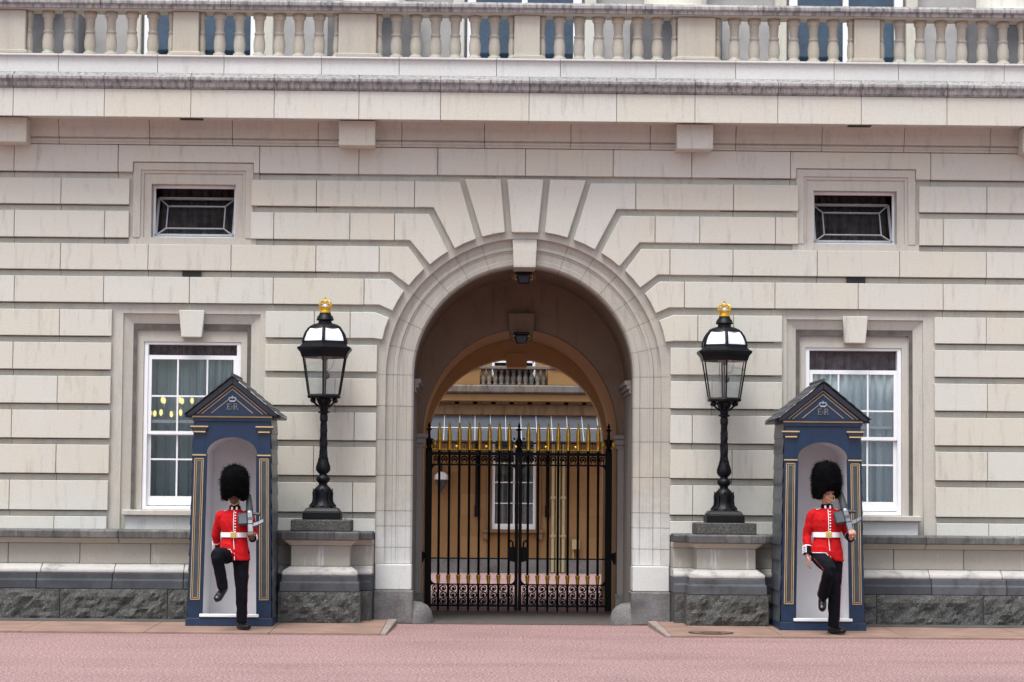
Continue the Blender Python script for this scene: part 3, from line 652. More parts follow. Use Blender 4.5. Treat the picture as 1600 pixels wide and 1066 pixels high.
curtain('net_curtain', -.22, .66, .105, .95, 2.42, 'net_curtain', wo, 7, .02, 4); CB('dark_room', 'room_dark', -.4,.84,.3,.34,.8,2.95, wo)
for a, b_ in ((-.38,-.262),(.702,.82)): CB('architrave', 'ochre_trim', a, b_, -.05, .12, .95, 3.0, wo, .008)
CB('sill', 'ochre_trim', -.46, .9, -.12, .1, .87, .948, wo, .01)
for x in (-.40, .80): CB('console', 'ochre_trim', x-.06, x+.06, -.1, .1, .72, .868, wo, .02)
for x in (-.60, .95):
    CB('dark_pipe', 'black_iron', x-.03, x+.03, -.08, -.001, 1.25, 2.9, cy, .008); CB('dark_pipe_clamp', 'black_iron', x-.045, x+.045, -.1, -.001, 1.22, 1.48, cy, .01)
for x in (1.08, 1.19, 1.31):
    p = MB().lathe([(.035 if x != 1.19 else .05, .02),(.035 if x != 1.19 else .05, 2.85)], 12, c=(x,-.1)).build('drain_pipe', 'cream_pipe', cy, smooth=True)
    for z in (.78, 1.62): MB().lathe([(.05,z),(.06,z+.01),(.06,z+.05),(.05,z+.06)], 12, c=(x,-.1)).build('pipe_collar', 'cream_pipe', p)
CB('meter_box', 'cream_pipe', 1.50, 1.67, -.12, -.001, .52, .74, cy, .01)
for x in (1.53, 1.64): CB('meter_pipe', 'cream_pipe', x-.012, x+.012, -.06, -.03, .3, .52)
# canopy: sloping lead-and-glass roof on a lattice fascia
ca = MB().box(-4,5,-1.35,-1.25,2.58,2.62).build('canopy', 'black_iron', cy)
fa = MB(); fa.box(-4,5,-1.34,-1.26,2.80,2.84); fa.box(-4,5,-1.33,-1.27,2.66,2.675)
for i in range(150): x = -4+i*.06; fa.box(x-.006,x+.006,-1.32,-1.29,2.62,2.80)
fa.build('fascia_lattice', 'black_iron', ca)
fg = MB(); fg.box(-4,5,-1.345,-1.33,2.668,2.682); fg.box(-4,5,-1.345,-1.33,2.60,2.608)
for i in range(14): fg.ball((-3.9+i*.64+.3,-1.34,2.735), .03, 8)
fg.build('fascia_gilding', 'gold_leaf', ca)
def cz(u): return -1.3+u*1.25, 2.86+u*.58
for k in range(27):
    x = -4+.335*k
    for u0, u1 in ((0,.48),(.5,1)):
        (ya, za), (yb, zb) = cz(u0+.01), cz(u1-.01)
        MB().add([(x+.012,ya,za),(x+.323,ya,za),(x+.323,yb,zb),(x+.012,yb,zb)], [(0,1,2,3)]).build('canopy_pane', 'canopy_glass', ca)
    (ya, za), (yb, zb) = cz(0), cz(1)
    MB().add([(x-.007,ya,za),(x+.007,ya,za),(x+.007,yb,zb),(x-.007,yb,zb),(x-.007,ya,za+.02),(x+.007,ya,za+.02),(x+.007,yb,zb+.02),(x-.007,yb,zb+.02)], [(0,3,2,1),(4,5,6,7),(0,1,5,4),(1,2,6,5),(2,3,7,6),(3,0,4,7)]).build('glazing_bar', 'light_bar', ca)
(ya, za) = cz(.49); CB('glazing_bar', 'white_paint', -4, 5, ya-.02, ya+.02, za+.005, za+.022, ca)
# bands, balcony
CB('string_course', 'ochre_trim', -6, 6, -.10, .1, 3.46, 3.70, cy, .01)
for k in range(26): CB('dentil', 'ochre_trim', -5.0+k*.4, -5.0+k*.4+.30, -.2, -.1, 3.70, 3.75)
CB('cornice', 'ochre_wall', -6, 6, -.32, .1, 3.751, 3.93, cy, .02)
CB('cornice_top', 'courtyard_dark_stone', -6, 6, -.42, .1, 3.931, 4.11, cy, .03)
bl = CB('balcony', 'courtyard_dark_stone', -.62, 1.0, -.34, -.1, 4.46, 4.53, cy, .01)
CB('balcony_pier', 'ochre_wall', -4, -.55, -.32, -.1, 4.112, 4.47, bl, .01); CB('balcony_pier', 'ochre_wall', .94, 4.5, -.32, -.1, 4.112, 4.47, bl, .01)
CB('balcony_rail', 'courtyard_dark_stone', -4, -.622, -.36, -.08, 4.471, 4.53, bl, .01); CB('balcony_rail', 'courtyard_dark_stone', 1.002, 4.5, -.36, -.08, 4.471, 4.53, bl, .01)
b2 = MB().lathe([(.05,0),(.05,.03),(.03,.05),(.06,.12),(.055,.17),(.028,.25),(.04,.29),(.05,.31),(.05,.347)], 10).mesh('baluster', 'courtyard_dark_stone', True)
for k in range(11): inst(b2, 'baluster', bl, (-.48+k*.133, -.22, 4.112))
wn = MB()
for x in (-.26, .19, .64): wn.box(x-.03,x+.03,.0,.1,4.3,6.2)
wn.box(-.26,.64,.0,.1,4.62,4.66); wn.box(-.26,.64,.0,.1,6.1,6.2)
wo = wn.build('window', 'white_paint', cy); MB().box(-.24,.62,.05,.055,4.3,6.1).build('pane', 'upper_glass', wo)
for a, b_ in ((-6,-.30),(.68,6)): CB('upper_wall', 'ochre_wall', a, b_, .0, .1, 4.11, 10)
# wall lantern on the courtyard building
wl = thing('wall_lantern', 'small white topped lantern hanging on the ochre courtyard wall', 'lantern', (-1.375, 21.12, 1.75))
MB().lathe([(.01,0),(.03,.03),(.02,.06),(.06,.10),(.12,.20),(.13,.28)], 8).build('body', 'panel_grey', wl)
MB().lathe([(.15,.28),(.15,.36),(.10,.42),(.04,.45)], 8).build('hood', 'milky_white', wl)
MB().tube([(0,0,.45),(0,0,.56),(0,.08,.62),(0,.16,.60)], .02, 6).build('bracket', 'black_iron', wl)

# ------------------------------------------------------------------ gates
def spiral(cx, cz_, r, a0, turns, n=14, r_end=.35):
    return [(cx+r*(1-(1-r_end)*i/n)*math.cos(a0+turns*6.283*i/n), 0, cz_+r*(1-(1-r_end)*i/n)*math.sin(a0+turns*6.283*i/n)) for i in range(n+1)]
sc = MB()      # one lower scroll cell, .145 x .33, centred
R1 = .047; cz3 = [.105, 0, -.105]
wave = []
for k, z in enumerate(cz3):
    s_ = 1 if k % 2 == 0 else -1
    wave += [(s_*R1*math.cos(a), 0, z+R1*math.sin(a)) for a in [R_(90-d) for d in range(0, 181, 20)]]
sc.tube(wave, .0105, 5, side=(0,1,0))
for k, z in enumerate(cz3):
    s_ = 1 if k % 2 == 0 else -1
    pts = spiral(0, z, R1*.95, R_(90), .62*s_*1.0, 12, .5); sc.tube(pts, .009, 5, side=(0,1,0)); sc.ball((0,0,z), (.024,.012,.024), 8)
    for q in (-1, 1): sc.tube([(q*.066,0,z+.052),(q*.045,0,z+.045),(q*.030,0,z+.036)], .006, 4, side=(0,1,0))
sc.tube([(-.07,0,-.157),(-.03,0,-.15),(0,0,-.16),(.03,0,-.15),(.07,0,-.157)], .007, 4, side=(0,1,0))
sc_me = sc.mesh('scroll', 'gate_iron', True)
st = MB()      # one upper scroll cell, .145 x .125
st.tube([(.040*math.cos(a),0,.008+.040*math.sin(a)) for a in [R_(d) for d in range(-60, 250, 22)]], .0125, 5, side=(0,1,0)); st.ball((0,0,.006), (.023,.012,.023), 8)
for q in (-1, 1): st.tube(spiral(q*.038, -.042, .022, R_(90), q*.8, 10, .3), .006, 4, side=(0,1,0))
st.tube([(-.068,0,.05),(-.045,0,.045),(-.03,0,.036)], .005, 4, side=(0,1,0)); st.tube([(.068,0,.05),(.045,0,.045),(.03,0,.036)], .005, 4, side=(0,1,0))
st_me = st.mesh('scroll', 'gate_iron', True)
spear = MB().lathe([(.034,0),(.030,.02),(.022,.10),(.030,.14),(.035,.15),(.029,.165),(.032,.185),(.027,.27),(.015,.36),(.003,.405)], 8).mesh('spear_finial', 'gold_leaf', True)
coll = MB().lathe([(.021,0),(.023,.02),(.030,.10),(.034,.115),(.034,.125),(.02,.13)], 8).mesh('collar', 'gold_leaf', True)
bar_me = MB().tube([(0,0,.05),(0,0,2.33)], .0195, 8).mesh('bar', 'gate_iron', True)
tip_me = MB().lathe([(.002,0),(.024,.055),(.014,.09)], 4, rot=math.pi/4).mesh('bar_tip', 'gate_iron')
def finial(mb, x, z):
    mb.lathe([(.045,z),(.05,z+.03),(.03,z+.06),(.042,z+.10),(.052,z+.14),(.022,z+.20),(.018,z+.27),(.02,z+.30),(.04,z+.305),(.042,z+.32),(.012,z+.34),(.024,z+.365),(.016,z+.385),(.004,z+.42)], 10, c=(x,0))
for sg in (-1, 1):
    side = 'left' if sg < 0 else 'right'
    gt = thing('gate_leaf', 'black iron %s gate leaf with gilded spear tops, closing the archway' % side, 'gate', (0, 3.2, 0), 'gate leaves')
    MB().box(sg*1.26,sg*1.355,-.05,.05,.03,2.34).build('hinge_stile', 'gate_iron', gt, bevel=.008)
    f = MB(); finial(f, sg*1.307, 2.335); f.ball((sg*1.307-.05,0,2.50), .016, 6); f.ball((sg*1.307+.05,0,2.50), .016, 6); f.build('post_finial', 'gate_iron', gt, smooth=True)
    MB().box(sg*.003,sg*.05,-.04,.04,.03,2.34).build('meeting_stile', 'gate_iron', gt, bevel=.006)
    for z0, z1, nm in ((2.275,2.312,'top_rail'),(2.125,2.15,'upper_rail'),(.77,.79,'middle_rail'),(.395,.415,'panel_rail'),(.085,.11,'bottom_rail')):
        MB().box(sg*.05,sg*1.26,-.02,.02,z0,z1).build(nm, 'gate_iron', gt)
    cn = MB()          # curved corner brackets where the rails meet the stiles
    for xx, d in ((.05,1),(1.26,-1)):
        for zz, e in ((2.125,-1),(.415,1)):
            pl = [(0,0)]+[(.075-.075*math.sin(a), .075-.075*math.cos(a)) for a in [R_(q) for q in range(0, 91, 15)]]
            cn.prism([(sg*(xx+d*p[0]), zz+e*p[1]) for p in pl], -.015, .015)
    cn.build('corner_bracket', 'gate_iron', gt)
    lk = MB().prism([(sg*.05,.73),(sg*.155,.76),(sg*.155,.95),(sg*.05,.95)], -.05, .05)
    lk.tube([(sg*.075,0,.95),(sg*.08,0,1.02),(sg*.105,0,1.045),(sg*.135,0,1.01),(sg*.135,0,.95)], .016, 6, side=(0,1,0)); lk.build('lock_case', 'gate_iron', gt, bevel=.006)
    f = MB()
    if sg > 0: finial(f, 0, 2.335); f.ball((-.07,0,2.52), .016, 6); f.ball((.07,0,2.52), .016, 6); f.build('centre_finial', 'gate_iron', gt, smooth=True)
    MB().prism([(sg*1.35,.86),(sg*1.43,.89),(sg*1.43,.72),(sg*1.39,.70),(sg*1.35,.80)], -.03, .03).build('hinge', 'gate_iron', gt)
    gb = MB(); gb.ball((sg*1.39,0,2.44),(.05,.03,.06),8); gb.ball((sg*1.23,0,2.44),(.03,.03,.05),8); gb.ball((sg*1.41,0,2.52),(.03,.02,.035),8); gb.build('gilded_scroll', 'gold_leaf', gt, smooth=True)
    xs = [.137+.1455*k for k in range(8)]
    for x in xs:
        inst(bar_me, 'bar', gt, (sg*x, 0, .02)); inst(spear, 'spear_finial', gt, (sg*x, 0, 2.345)); inst(coll, 'collar', gt, (sg*x, 0, .412)); inst(tip_me, 'bar_tip', gt, (sg*x, 0, .0))
    cells = [.05]+xs+[1.26]
    for a, b_ in zip(cells[:-1], cells[1:]):
        for me, z, nm in ((sc_me, .253, 'scroll'), (st_me, 2.212, 'scroll')):
            o = inst(me, nm, gt, (sg*(a+b_)/2, 0, z)); o.scale = ((b_-a)/.1455*(1 if sg > 0 else -1), 1, .88 if me is sc_me else 1)

# ------------------------------------------------------------------ street lamps
def hexp(r, z): return [(r*math.cos(R_(90+60*i)), -r*math.sin(R_(90+60*i)), z) for i in range(6)]
def hexfr(mb, r0, z0, r1, z1, mi=0):
    a, b_ = hexp(r0, z0), hexp(r1, z1); mb.add(a+b_, [(i,(i+1)%6,6+(i+1)%6,6+i) for i in range(6)], mi)
def street_lamp(x, label):
    L = thing('street_lamp', label, 'street lamp', (x, -.5, 1.366), 'lamps beside the arch')
    p = MB().box(-.245,.245,-.245,.245,0,.10); p.taper(0,0,.10,.15,.235,.235,.20,.20); p.build('base', 'black_iron', L, bevel=.008)
    p = MB().lathe([(.19,.15),(.165,.17),(.13,.21),(.112,.27),(.115,.33),(.118,.36),(.105,.40),(.075,.43),(.055,.45),(.055,.47),(.075,.485),(.09,.51),(.092,.535),(.075,.56),(.055,.575),(.05,.59),(.06,.60),(.085,.63),(.09,.66),(.08,.71),(.062,.76),(.055,.80),(.06,.81),(.05,.815)], 20)
    p.build('shaft_foot', 'black_iron', L, smooth=True)
    for i in range(8):          # acanthus leaves and cup flutes
        a = R_(45*i); MB().tube([((.17 if j == 0 else r)*math.cos(a), (.17 if j == 0 else r)*math.sin(a), z) for j, (r, z) in enumerate([(.15,.17),(.13,.22),(.122,.28),(.126,.34),(.118,.385),(.13,.40)])], [(.03,.012),(.028,.012),(.026,.012),(.024,.012),(.018,.01),(.008,.006)], 6, side=(-math.sin(a), math.cos(a), 0)).build('acanthus_leaf', 'black_iron', L, smooth=True)
        MB().tube([(r*math.cos(a+.4), r*math.sin(a+.4), z) for r, z in ((.06,.60),(.088,.64),(.09,.68),(.066,.76),(.06,.80))], [(.012,.006),(.022,.008),(.022,.008),(.012,.007),(.008,.006)], 6, side=(-math.sin(a+.4), math.cos(a+.4), 0)).build('cup_flute', 'black_iron', L, smooth=True)
    sh = MB(); n = 40; vs = []; k = 18
    for j in range(n+1):
        z = .815+.46*j/n; r0 = .051-.010*j/n
        for i in range(k):
            a = 6.283*i/k; r = r0*(1+.13*math.cos(6*a-j*.42)); vs.append((r*math.cos(a), r*math.sin(a), z))
    sh.add(vs, [(j*k+i,j*k+(i+1)%k,(j+1)*k+(i+1)%k,(j+1)*k+i) for j in range(n) for i in range(k)]); sh.build('twisted_shaft', 'black_iron', L, smooth=True)
    MB().lathe([(.045,1.275),(.052,1.28),(.052,1.35),(.045,1.36),(.05,1.375),(.075,1.385),(.075,1.40),(.05,1.41),(.06,1.45),(.075,1.52),(.085,1.56),(.16,1.575)], 16).build('neck', 'black_iron', L, smooth=True)
    bk = MB()
    for i in range(6):
        a = R_(90+60*i)+.52
        bk.tube([(.06*math.cos(a),.06*math.sin(a),1.46),(.11*math.cos(a),.11*math.sin(a),1.50),(.16*math.cos(a),.16*math.sin(a),1.56)], .014, 6)
        a = R_(90+60*i); bk.ball((.165*math.cos(a),-.165*math.sin(a),1.545), .034, 8)
    bk.build('scroll_bracket', 'black_iron', L, smooth=True)
    ln = MB(); hexfr(ln,.0,1.575,.235,1.575); hexfr(ln,.235,1.575,.245,1.60); hexfr(ln,.245,1.60,.225,1.625); hexfr(ln,.225,1.625,.0,1.625)
    ln.build('lantern_floor', 'black_iron', L)
    a, b_ = hexp(.228,1.62), hexp(.315,2.12); fr = MB()
    for i in range(6): fr.tube([a[i], b_[i]], .011, 6)
    fr.build('lantern_frame', 'black_iron', L)
    for i in range(6):
        j = (i+1)%6; c0, c1, c2, c3 = (Vector(q) for q in (a[i],a[j],b_[j],b_[i]))
        MB().add([c0,c1,c2,c3], [(0,1,2,3)]).build('lantern_pane', 'lantern_glass', L)
    MB().tube([(0,0,1.62),(0,0,2.08)], .012, 8).ball((.03,0,1.87), (.045,.045,.05), 10).tube([(.02,0,1.92),(.10,0,1.98),(.13,0,2.10)], .004, 4).lathe([(.02,2.05),(.04,2.08),(.10,2.11)], 12).build('burner', 'panel_grey', L, smooth=True)
    e = MB()
    for (r0, z0), (r1, z1) in zip([(.30,2.10),(.335,2.105),(.345,2.14),(.36,2.17),(.395,2.205),(.40,2.23),(.36,2.245),(.33,2.27),(.315,2.30)][:-1], [(.335,2.105),(.345,2.14),(.36,2.17),(.395,2.205),(.40,2.23),(.36,2.245),(.33,2.27),(.315,2.30)]): hexfr(e, r0, z0, r1, z1)
    e.build('eaves', 'black_iron', L)
    dp = [(.312,2.29),(.302,2.35),(.275,2.42),(.235,2.475),(.19,2.51)]; d = MB(); fr = MB()
    for (r0, z0), (r1, z1) in zip(dp[:-1], dp[1:]): hexfr(d, r0, z0, r1, z1)
    d.build('dome_glazing', 'milky_white', L)  # white of the reflected sky put into the dome panes' colour
    for i in range(6):
        aa = R_(90+60*i); fr.tube([((r+.006)*math.cos(aa), -(r+.006)*math.sin(aa), z) for r, z in dp], [(.024,.012)]*5, 6, side=(-math.sin(aa), -math.cos(aa), 0))
    hexfr(fr,.322,2.285,.318,2.315); hexfr(fr,.318,2.315,.305,2.315); fr.build('dome_rib', 'black_iron', L)
    MB().lathe([(.22,2.485),(.20,2.515),(.15,2.54),(.09,2.555),(.085,2.585),(.11,2.59),(.115,2.60),(.10,2.64),(.075,2.67),(.075,2.685),(.0,2.69)], 18).build('cap', 'black_iron', L, smooth=True)
    c = MB().lathe([(.065,2.685),(.072,2.69),(.072,2.715),(.066,2.72),(.075,2.76)], 16); 
    for i in range(8):
        aa = R_(45*i+22); c.ball((.076*math.cos(aa),.076*math.sin(aa),2.765), .014, 6)
    for i in range(4):
        aa = R_(90*i+45); c.tube([(q*math.cos(aa), q*math.sin(aa), z) for q, z in ((.074,2.75),(.098,2.79),(.095,2.825),(.06,2.84),(.02,2.82),(0,2.825))], .012, 6)
    c.ball((0,0,2.845), .022, 8); c.box(-.008,.008,-.006,.006,2.86,2.90); c.box(-.02,.02,-.006,.006,2.873,2.885); c.build('crown', 'gold_leaf', L, smooth=True)
    MB().ball((0,0,2.765), (.055,.055,.05), 10).build('crown_cap', 'emblem_light', L, smooth=True)
street_lamp(-2.61, 'black iron lamp with gilded crown left of the arch')
street_lamp(2.61, 'black iron lamp with gilded crown right of the arch')

# ------------------------------------------------------------------ sentry boxes
def sentry_box(x, label):
    B = thing('sentry_box', label, 'sentry box', (x, -1.65, pav_z(-1.65)), 'sentry boxes')
    D = 1.0; W0, W1 = .525, .478; ZT = 2.60
    def wx(z): return W0+(W1-W0)*z/ZT
    b = MB().taper(0, .5*D, 0, .10, W0+.02, .52, W0+.015, .515); b.build('base_board', 'navy_paint', B, bevel=.006)
    ow = .315
    # front: two posts and an arched head
    for s_ in (-1, 1):
        MB().prism([(s_*wx(.1),.10),(s_*.335,.10),(s_*(ow-.01),2.15),(s_*wx(2.15),2.15)], 0, .05).build('post', 'navy_paint', B, bevel=.004)
        pl = [(s_*(wx(.35)-.035),.33),(s_*.375,.33),(s_*.352,2.085),(s_*(wx(2.08)-.03),2.085)]
        MB().prism(pl, -.004, .01).build('panel', 'panel_grey', B)
        for ins, wd_ in ((0,.010),(.022,.006)):
            g = MB(); q = [(pl[0][0]-s_*ins,pl[0][1]+ins),(pl[1][0]+s_*ins,pl[1][1]+ins),(pl[2][0]+s_*ins,pl[2][1]-ins),(pl[3][0]-s_*ins,pl[3][1]-ins)]
            for i in range(4): g.tube([(q[i][0],-.006,q[i][1]),(q[(i+1)%4][0],-.006,q[(i+1)%4][1])], (wd_*.6), 4)
            g.build('gold_line', 'gold_paint', B)
        MB().box(s_*.318,s_*(wx(2.1)+.004),-.012,.0,2.122,2.137).build('gold_band', 'gold_paint', B)
        MB().prism([(s_*.325,2.43),(s_*.30,2.475),(s_*.30,2.49),(s_*(wx(2.4)+.035),2.49),(s_*(wx(2.4)+.035),2.475),(s_*(wx(2.4)+.012),2.43)], -.03, .05).build('capital', 'navy_dark', B, bevel=.003)
        MB().box(s_*.297,s_*(wx(2.4)+.038),-.034,.0,2.478,2.494).build('gold_band', 'gold_paint', B); MB().box(s_*.33,s_*(wx(2.4)-.005),-.034,-.0,2.412,2.428).build('gold_band', 'gold_paint', B)
        MB().prism([(s_*.335,2.15),(s_*.335,2.41),(s_*.338,2.41),(s_*.338,2.15)], -.003, .0).build('seam', 'navy_dark', B)
    hd = [(wx(2.15),2.152),(wx(2.6),2.60),(-wx(2.6),2.60),(-wx(2.15),2.152)]+[(-ow*math.cos(R_(a)), 2.152+.20*math.sin(R_(a))) for a in range(0, 181, 10)]
    MB().prism(hd, .001, .05).build('arch_head', 'navy_paint', B)
    # body: clapboard sides, back, interior lining
    for s_ in (-1, 1):
        nb = 13
        for i in range(nb):
            z0, z1 = .10+i*2.5/nb, .10+(i+1)*2.5/nb+.02; x0, x1 = wx(z0), wx(z1)
            MB().add([(s_*(x0+.014),.05,z0),(s_*(x0+.014),D,z0),(s_*(x1+.002),D,z1),(s_*(x1+.002),.05,z1),(s_*(x0-.004),.05,z0),(s_*(x0-.004),D,z0)], [(0,1,2,3),(4,5,1,0)]).build('side_board', 'clapboard', B)
    MB().add([(-W0,D,.1),(W0,D,.1),(W1,D,ZT),(-W1,D,ZT)], [(0,1,2,3)]).build('back', 'clapboard', B)
    il = MB(); y1 = D-.06; a0, a1 = .345, .318
    vs = [(-a0,.05,.11),(a0,.05,.11),(a0,y1,.11),(-a0,y1,.11),(-a1,.05,2.15),(a1,.05,2.15),(a1,y1,2.15),(-a1,y1,2.15)]
    il.add(vs, [(0,1,2,3),(1,5,6,2),(2,6,7,3),(3,7,4,0)])
    n = 12; va = []
    for i in range(n+1):
        a = math.pi*i/n; va += [(a1*math.cos(a),.05,2.15+.21*math.sin(a)),(a1*math.cos(a),y1,2.15+.21*math.sin(a))]
    il.add(va, [(2*i,2*i+1,2*i+3,2*i+2) for i in range(n)]); il.add([(a1*math.cos(math.pi*i/n),y1,2.15+.21*math.sin(math.pi*i/n)) for i in range(n+1)], [tuple(range(n+1))])
    il.build('lining', 'box_interior', B)
    MB().box(-.37,.37,-.03,.05,.112,.150).build('threshold', 'white_paint', B, bevel=.006)
    MB().box(-wx(.1)-.006,wx(.1)+.006,-.012,.05,.100,.113).build('base_rail', 'navy_dark', B)
    # entablature, pediment, roof
    MB().box(-W1-.012,W1+.012,-.02,.06,2.553,2.60).build('architrave', 'navy_paint', B, bevel=.004)
    MB().box(-W1-.02,W1+.02,-.034,.06,2.601,2.618).build('gold_band', 'gold_paint', B); MB().box(-W1-.03,W1+.03,-.045,.06,2.618,2.632).build('cornice', 'navy_dark', B)
    ze, za = 2.633, 3.03
    MB().prism([(-.49,ze),(.49,ze),(0,za)], -.012, .05).build('pediment', 'navy_paint', B)
    for ins, wd_ in ((.03,.010),(.075,.008),(.165,.007)):
        g = MB(); k = (za-ze)/.49; zb = ze+.012+(.0 if ins < .1 else .01)
        tip = za-ins*1.0-.0; hw = (tip-zb)/k
        g.tube([(-hw,-.016,zb),(0,-.016,tip),(hw,-.016,zb)], wd_*.65, 4, side=(0,1,0)); g.build('gold_line', 'gold_paint', B)
    for s_ in (-1, 1):      # barge boards, roof slopes of overlapping slates
        MB().prism([(s_*.0,3.105),(s_*.565,2.645),(s_*.545,2.615),(s_*.475,2.64),(0,3.025)], -.06, .05).build('barge_board', 'navy_dark', B, bevel=.004)
        rows = 6
        for i in range(rows):
            u0, u1 = i/rows, (i+1)/rows+.03
            def rp(u, lift): return (s_*.60*(1-u), 2.635+.495*u+lift)
            for c in range(4):
                y0, y1_ = -.08+c*.295, -.08+(c+1)*.295-.006
                (xa, za_), (xb, zb_) = rp(u0,.013), rp(min(u1,1),.002)
                MB().add([(xa,y0,za_),(xa,y1_,za_),(xb,y1_,zb_),(xb,y0,zb_),(xa,y0,za_-.011),(xa,y1_,za_-.011),(xb,y1_,zb_-.011),(xb,y0,zb_-.011)], [(0,1,2,3),(7,6,5,4),(0,4,5,1),(1,5,6,2),(2,6,7,3),(3,7,4,0)]).build('roof_slate', 'slate', B)
        MB().prism([(s_*.60,2.63),(s_*.60,2.60),(s_*.50,2.60),(s_*.49,2.68)], .06, 1.08).build('eaves_board', 'navy_dark', B)
    MB().tube([(0,-.085,3.135),(0,1.1,3.135)], .022, 8).build('ridge_roll', 'slate', B, smooth=True)
    MB().prism([(-.49,2.6),(.49,2.6),(0,3.03)], D-.05, D).build('rear_gable', 'navy_dark', B)
    # royal cipher
    def bars(lst, nm, mt):
        e = MB()
        for x0, x1, z0, z1 in lst: e.box(x0,x1,-.022,-.012,z0,z1)
        return e
    e = bars([(-.062,-.050,2.70,2.775),(-.068,-.018,2.769,2.777),(-.068,-.018,2.698,2.706),(-.05,-.028,2.735,2.742),(-.021,-.016,2.757,2.777),(-.021,-.016,2.698,2.716),(-.031,-.027,2.729,2.748)], 'E', 'emblem'); e.build('letter_e', 'emblem', B)
    e = bars([(.018,.030,2.70,2.775),(.010,.04,2.769,2.777),(.010,.038,2.698,2.706)], 'R', 'emblem')
    e.tube([(.03,-.017,2.773),(.052,-.017,2.770),(.06,-.017,2.756),(.052,-.017,2.741),(.03,-.017,2.738)], .0055, 6, side=(0,1,0)); e.tube([(.042,-.017,2.74),(.055,-.017,2.72),(.064,-.017,2.702),(.074,-.017,2.70)], .0058, 6, side=(0,1,0)); e.build('letter_r', 'emblem', B)
    bars([(-.011,-.007,2.715,2.745),(-.001,.003,2.715,2.745),(-.014,.006,2.743,2.746),(-.014,.006,2.714,2.717)], 'II', 'emblem').build('numeral', 'emblem', B)
    c = MB().box(-.032,.032,-.022,-.012,2.797,2.815)
    for s_ in (-1, 1): c.tube([(s_*.032,-.017,2.81),(s_*.048,-.017,2.832),(s_*.04,-.017,2.85),(s_*.018,-.017,2.853),(0,-.017,2.838)], .0055, 6, side=(0,1,0))
    c.ball((0,-.017,2.858), .009, 8); c.box(-.003,.003,-.02,-.014,2.864,2.876); c.build('crown_emblem', 'emblem_light', B)
sentry_box(-3.685, 'navy gabled sentry box left of the arch')
sentry_box(3.735, 'navy gabled sentry box right of the arch')
# chandelier inside the room behind the left window
ch = thing('chandelier', 'lit candle chandelier seen through the left ground floor window', 'chandelier', (-4.83, 1.9, 2.66))
MB().tube([(0,0,.0),(0,0,1.7)], .012, 6).lathe([(.01,-.02),(.05,.03),(.03,.1),(.05,.16),(.02,.25)], 10).build('stem', 'brass', ch, smooth=True)
for tier, (r, z, n) in enumerate(((.36,.10,8),(.22,.28,5))):
    for i in range(n):
        a = 6.283*i/n+.3+tier; x, y = r*math.cos(a), r*math.sin(a)
        MB().tube([(0,0,z),(x*.5,y*.5,z-.09),(x*.9,y*.9,z-.05),(x,y,z)], .008, 5).build('arm', 'brass', ch)
        MB().ball((x,y,z+.045), (.027,.027,.046), 8).build('bulb', 'candle_bulb', ch, smooth=True)

# ------------------------------------------------------------------ guards
def solid(mb, name, mats, parent, voxel=.007, smooth=4, fold=None):
    """weld overlapping closed pieces into one continuous skin"""
    me = mb.mesh(name+'_raw', 'black_cloth'); o = bpy.data.objects.new(name, me); COL.objects.link(o)
    r = o.modifiers.new('r', 'REMESH'); r.mode = 'VOXEL'; r.voxel_size = voxel; r.adaptivity = 0
    if smooth: q = o.modifiers.new('s', 'SMOOTH'); q.iterations = smooth; q.factor = .5
    dg = bpy.context.evaluated_depsgraph_get(); ev = o.evaluated_get(dg)
    nm = bpy.data.meshes.new_from_object(ev); nm.name = name
    o.modifiers.clear(); o.data = nm; bpy.data.meshes.remove(me)
    if fold:       # cloth creases
        amp, sc_, sd_ = fold; nr_ = [v.normal.copy() for v in nm.vertices]
        for v, n_ in zip(nm.vertices, nr_):
            p = v.co; q = Vector((p.x*sc_[0], p.y*sc_[1], p.z*sc_[2]+p.x*6))+Vector((sd_,0,0))
            v.co = p+n_*amp*(abs(noise.noise(q))*-2.2+.5+.5*noise.noise(q*2.3))
    nm.materials.clear()
    for m_ in (mats if isinstance(mats, list) else [mats]): nm.materials.append(M[m_])
    nm.polygons.foreach_set('use_smooth', [True]*len(nm.polygons)); nm.polygons.foreach_set('material_index', [0]*len(nm.polygons))
    if parent: o.parent = parent
    return o
def lerp(a, b, t): return Vector(a)*(1-t)+Vector(b)*t
def limb(mb, pts, rads, n=14, sub=4, side=(1,0,0)):
    """smooth tapered limb through the joints (Catmull-Rom)"""
    P = [Vector(p) for p in pts]; Rr = [r if isinstance(r, tuple) else (r, r) for r in rads]; op = []; orr = []
    for i in range(len(P)-1):
        p0, p1, p2, p3 = P[max(i-1,0)], P[i], P[i+1], P[min(i+2,len(P)-1)]
        for k in range(sub):
            t = k/sub; t2, t3 = t*t, t*t*t
            op.append(.5*((2*p1)+(p2-p0)*t+(2*p0-5*p1+4*p2-p3)*t2+(3*p1-p0-3*p2+p3)*t3))
            e = t2*(3-2*t); orr.append(tuple(Rr[i][q]*(1-e)+Rr[i+1][q]*e for q in (0, 1)))
    op.append(P[-1]); orr.append(Rr[-1]); mb.tube(op, orr, n, side)
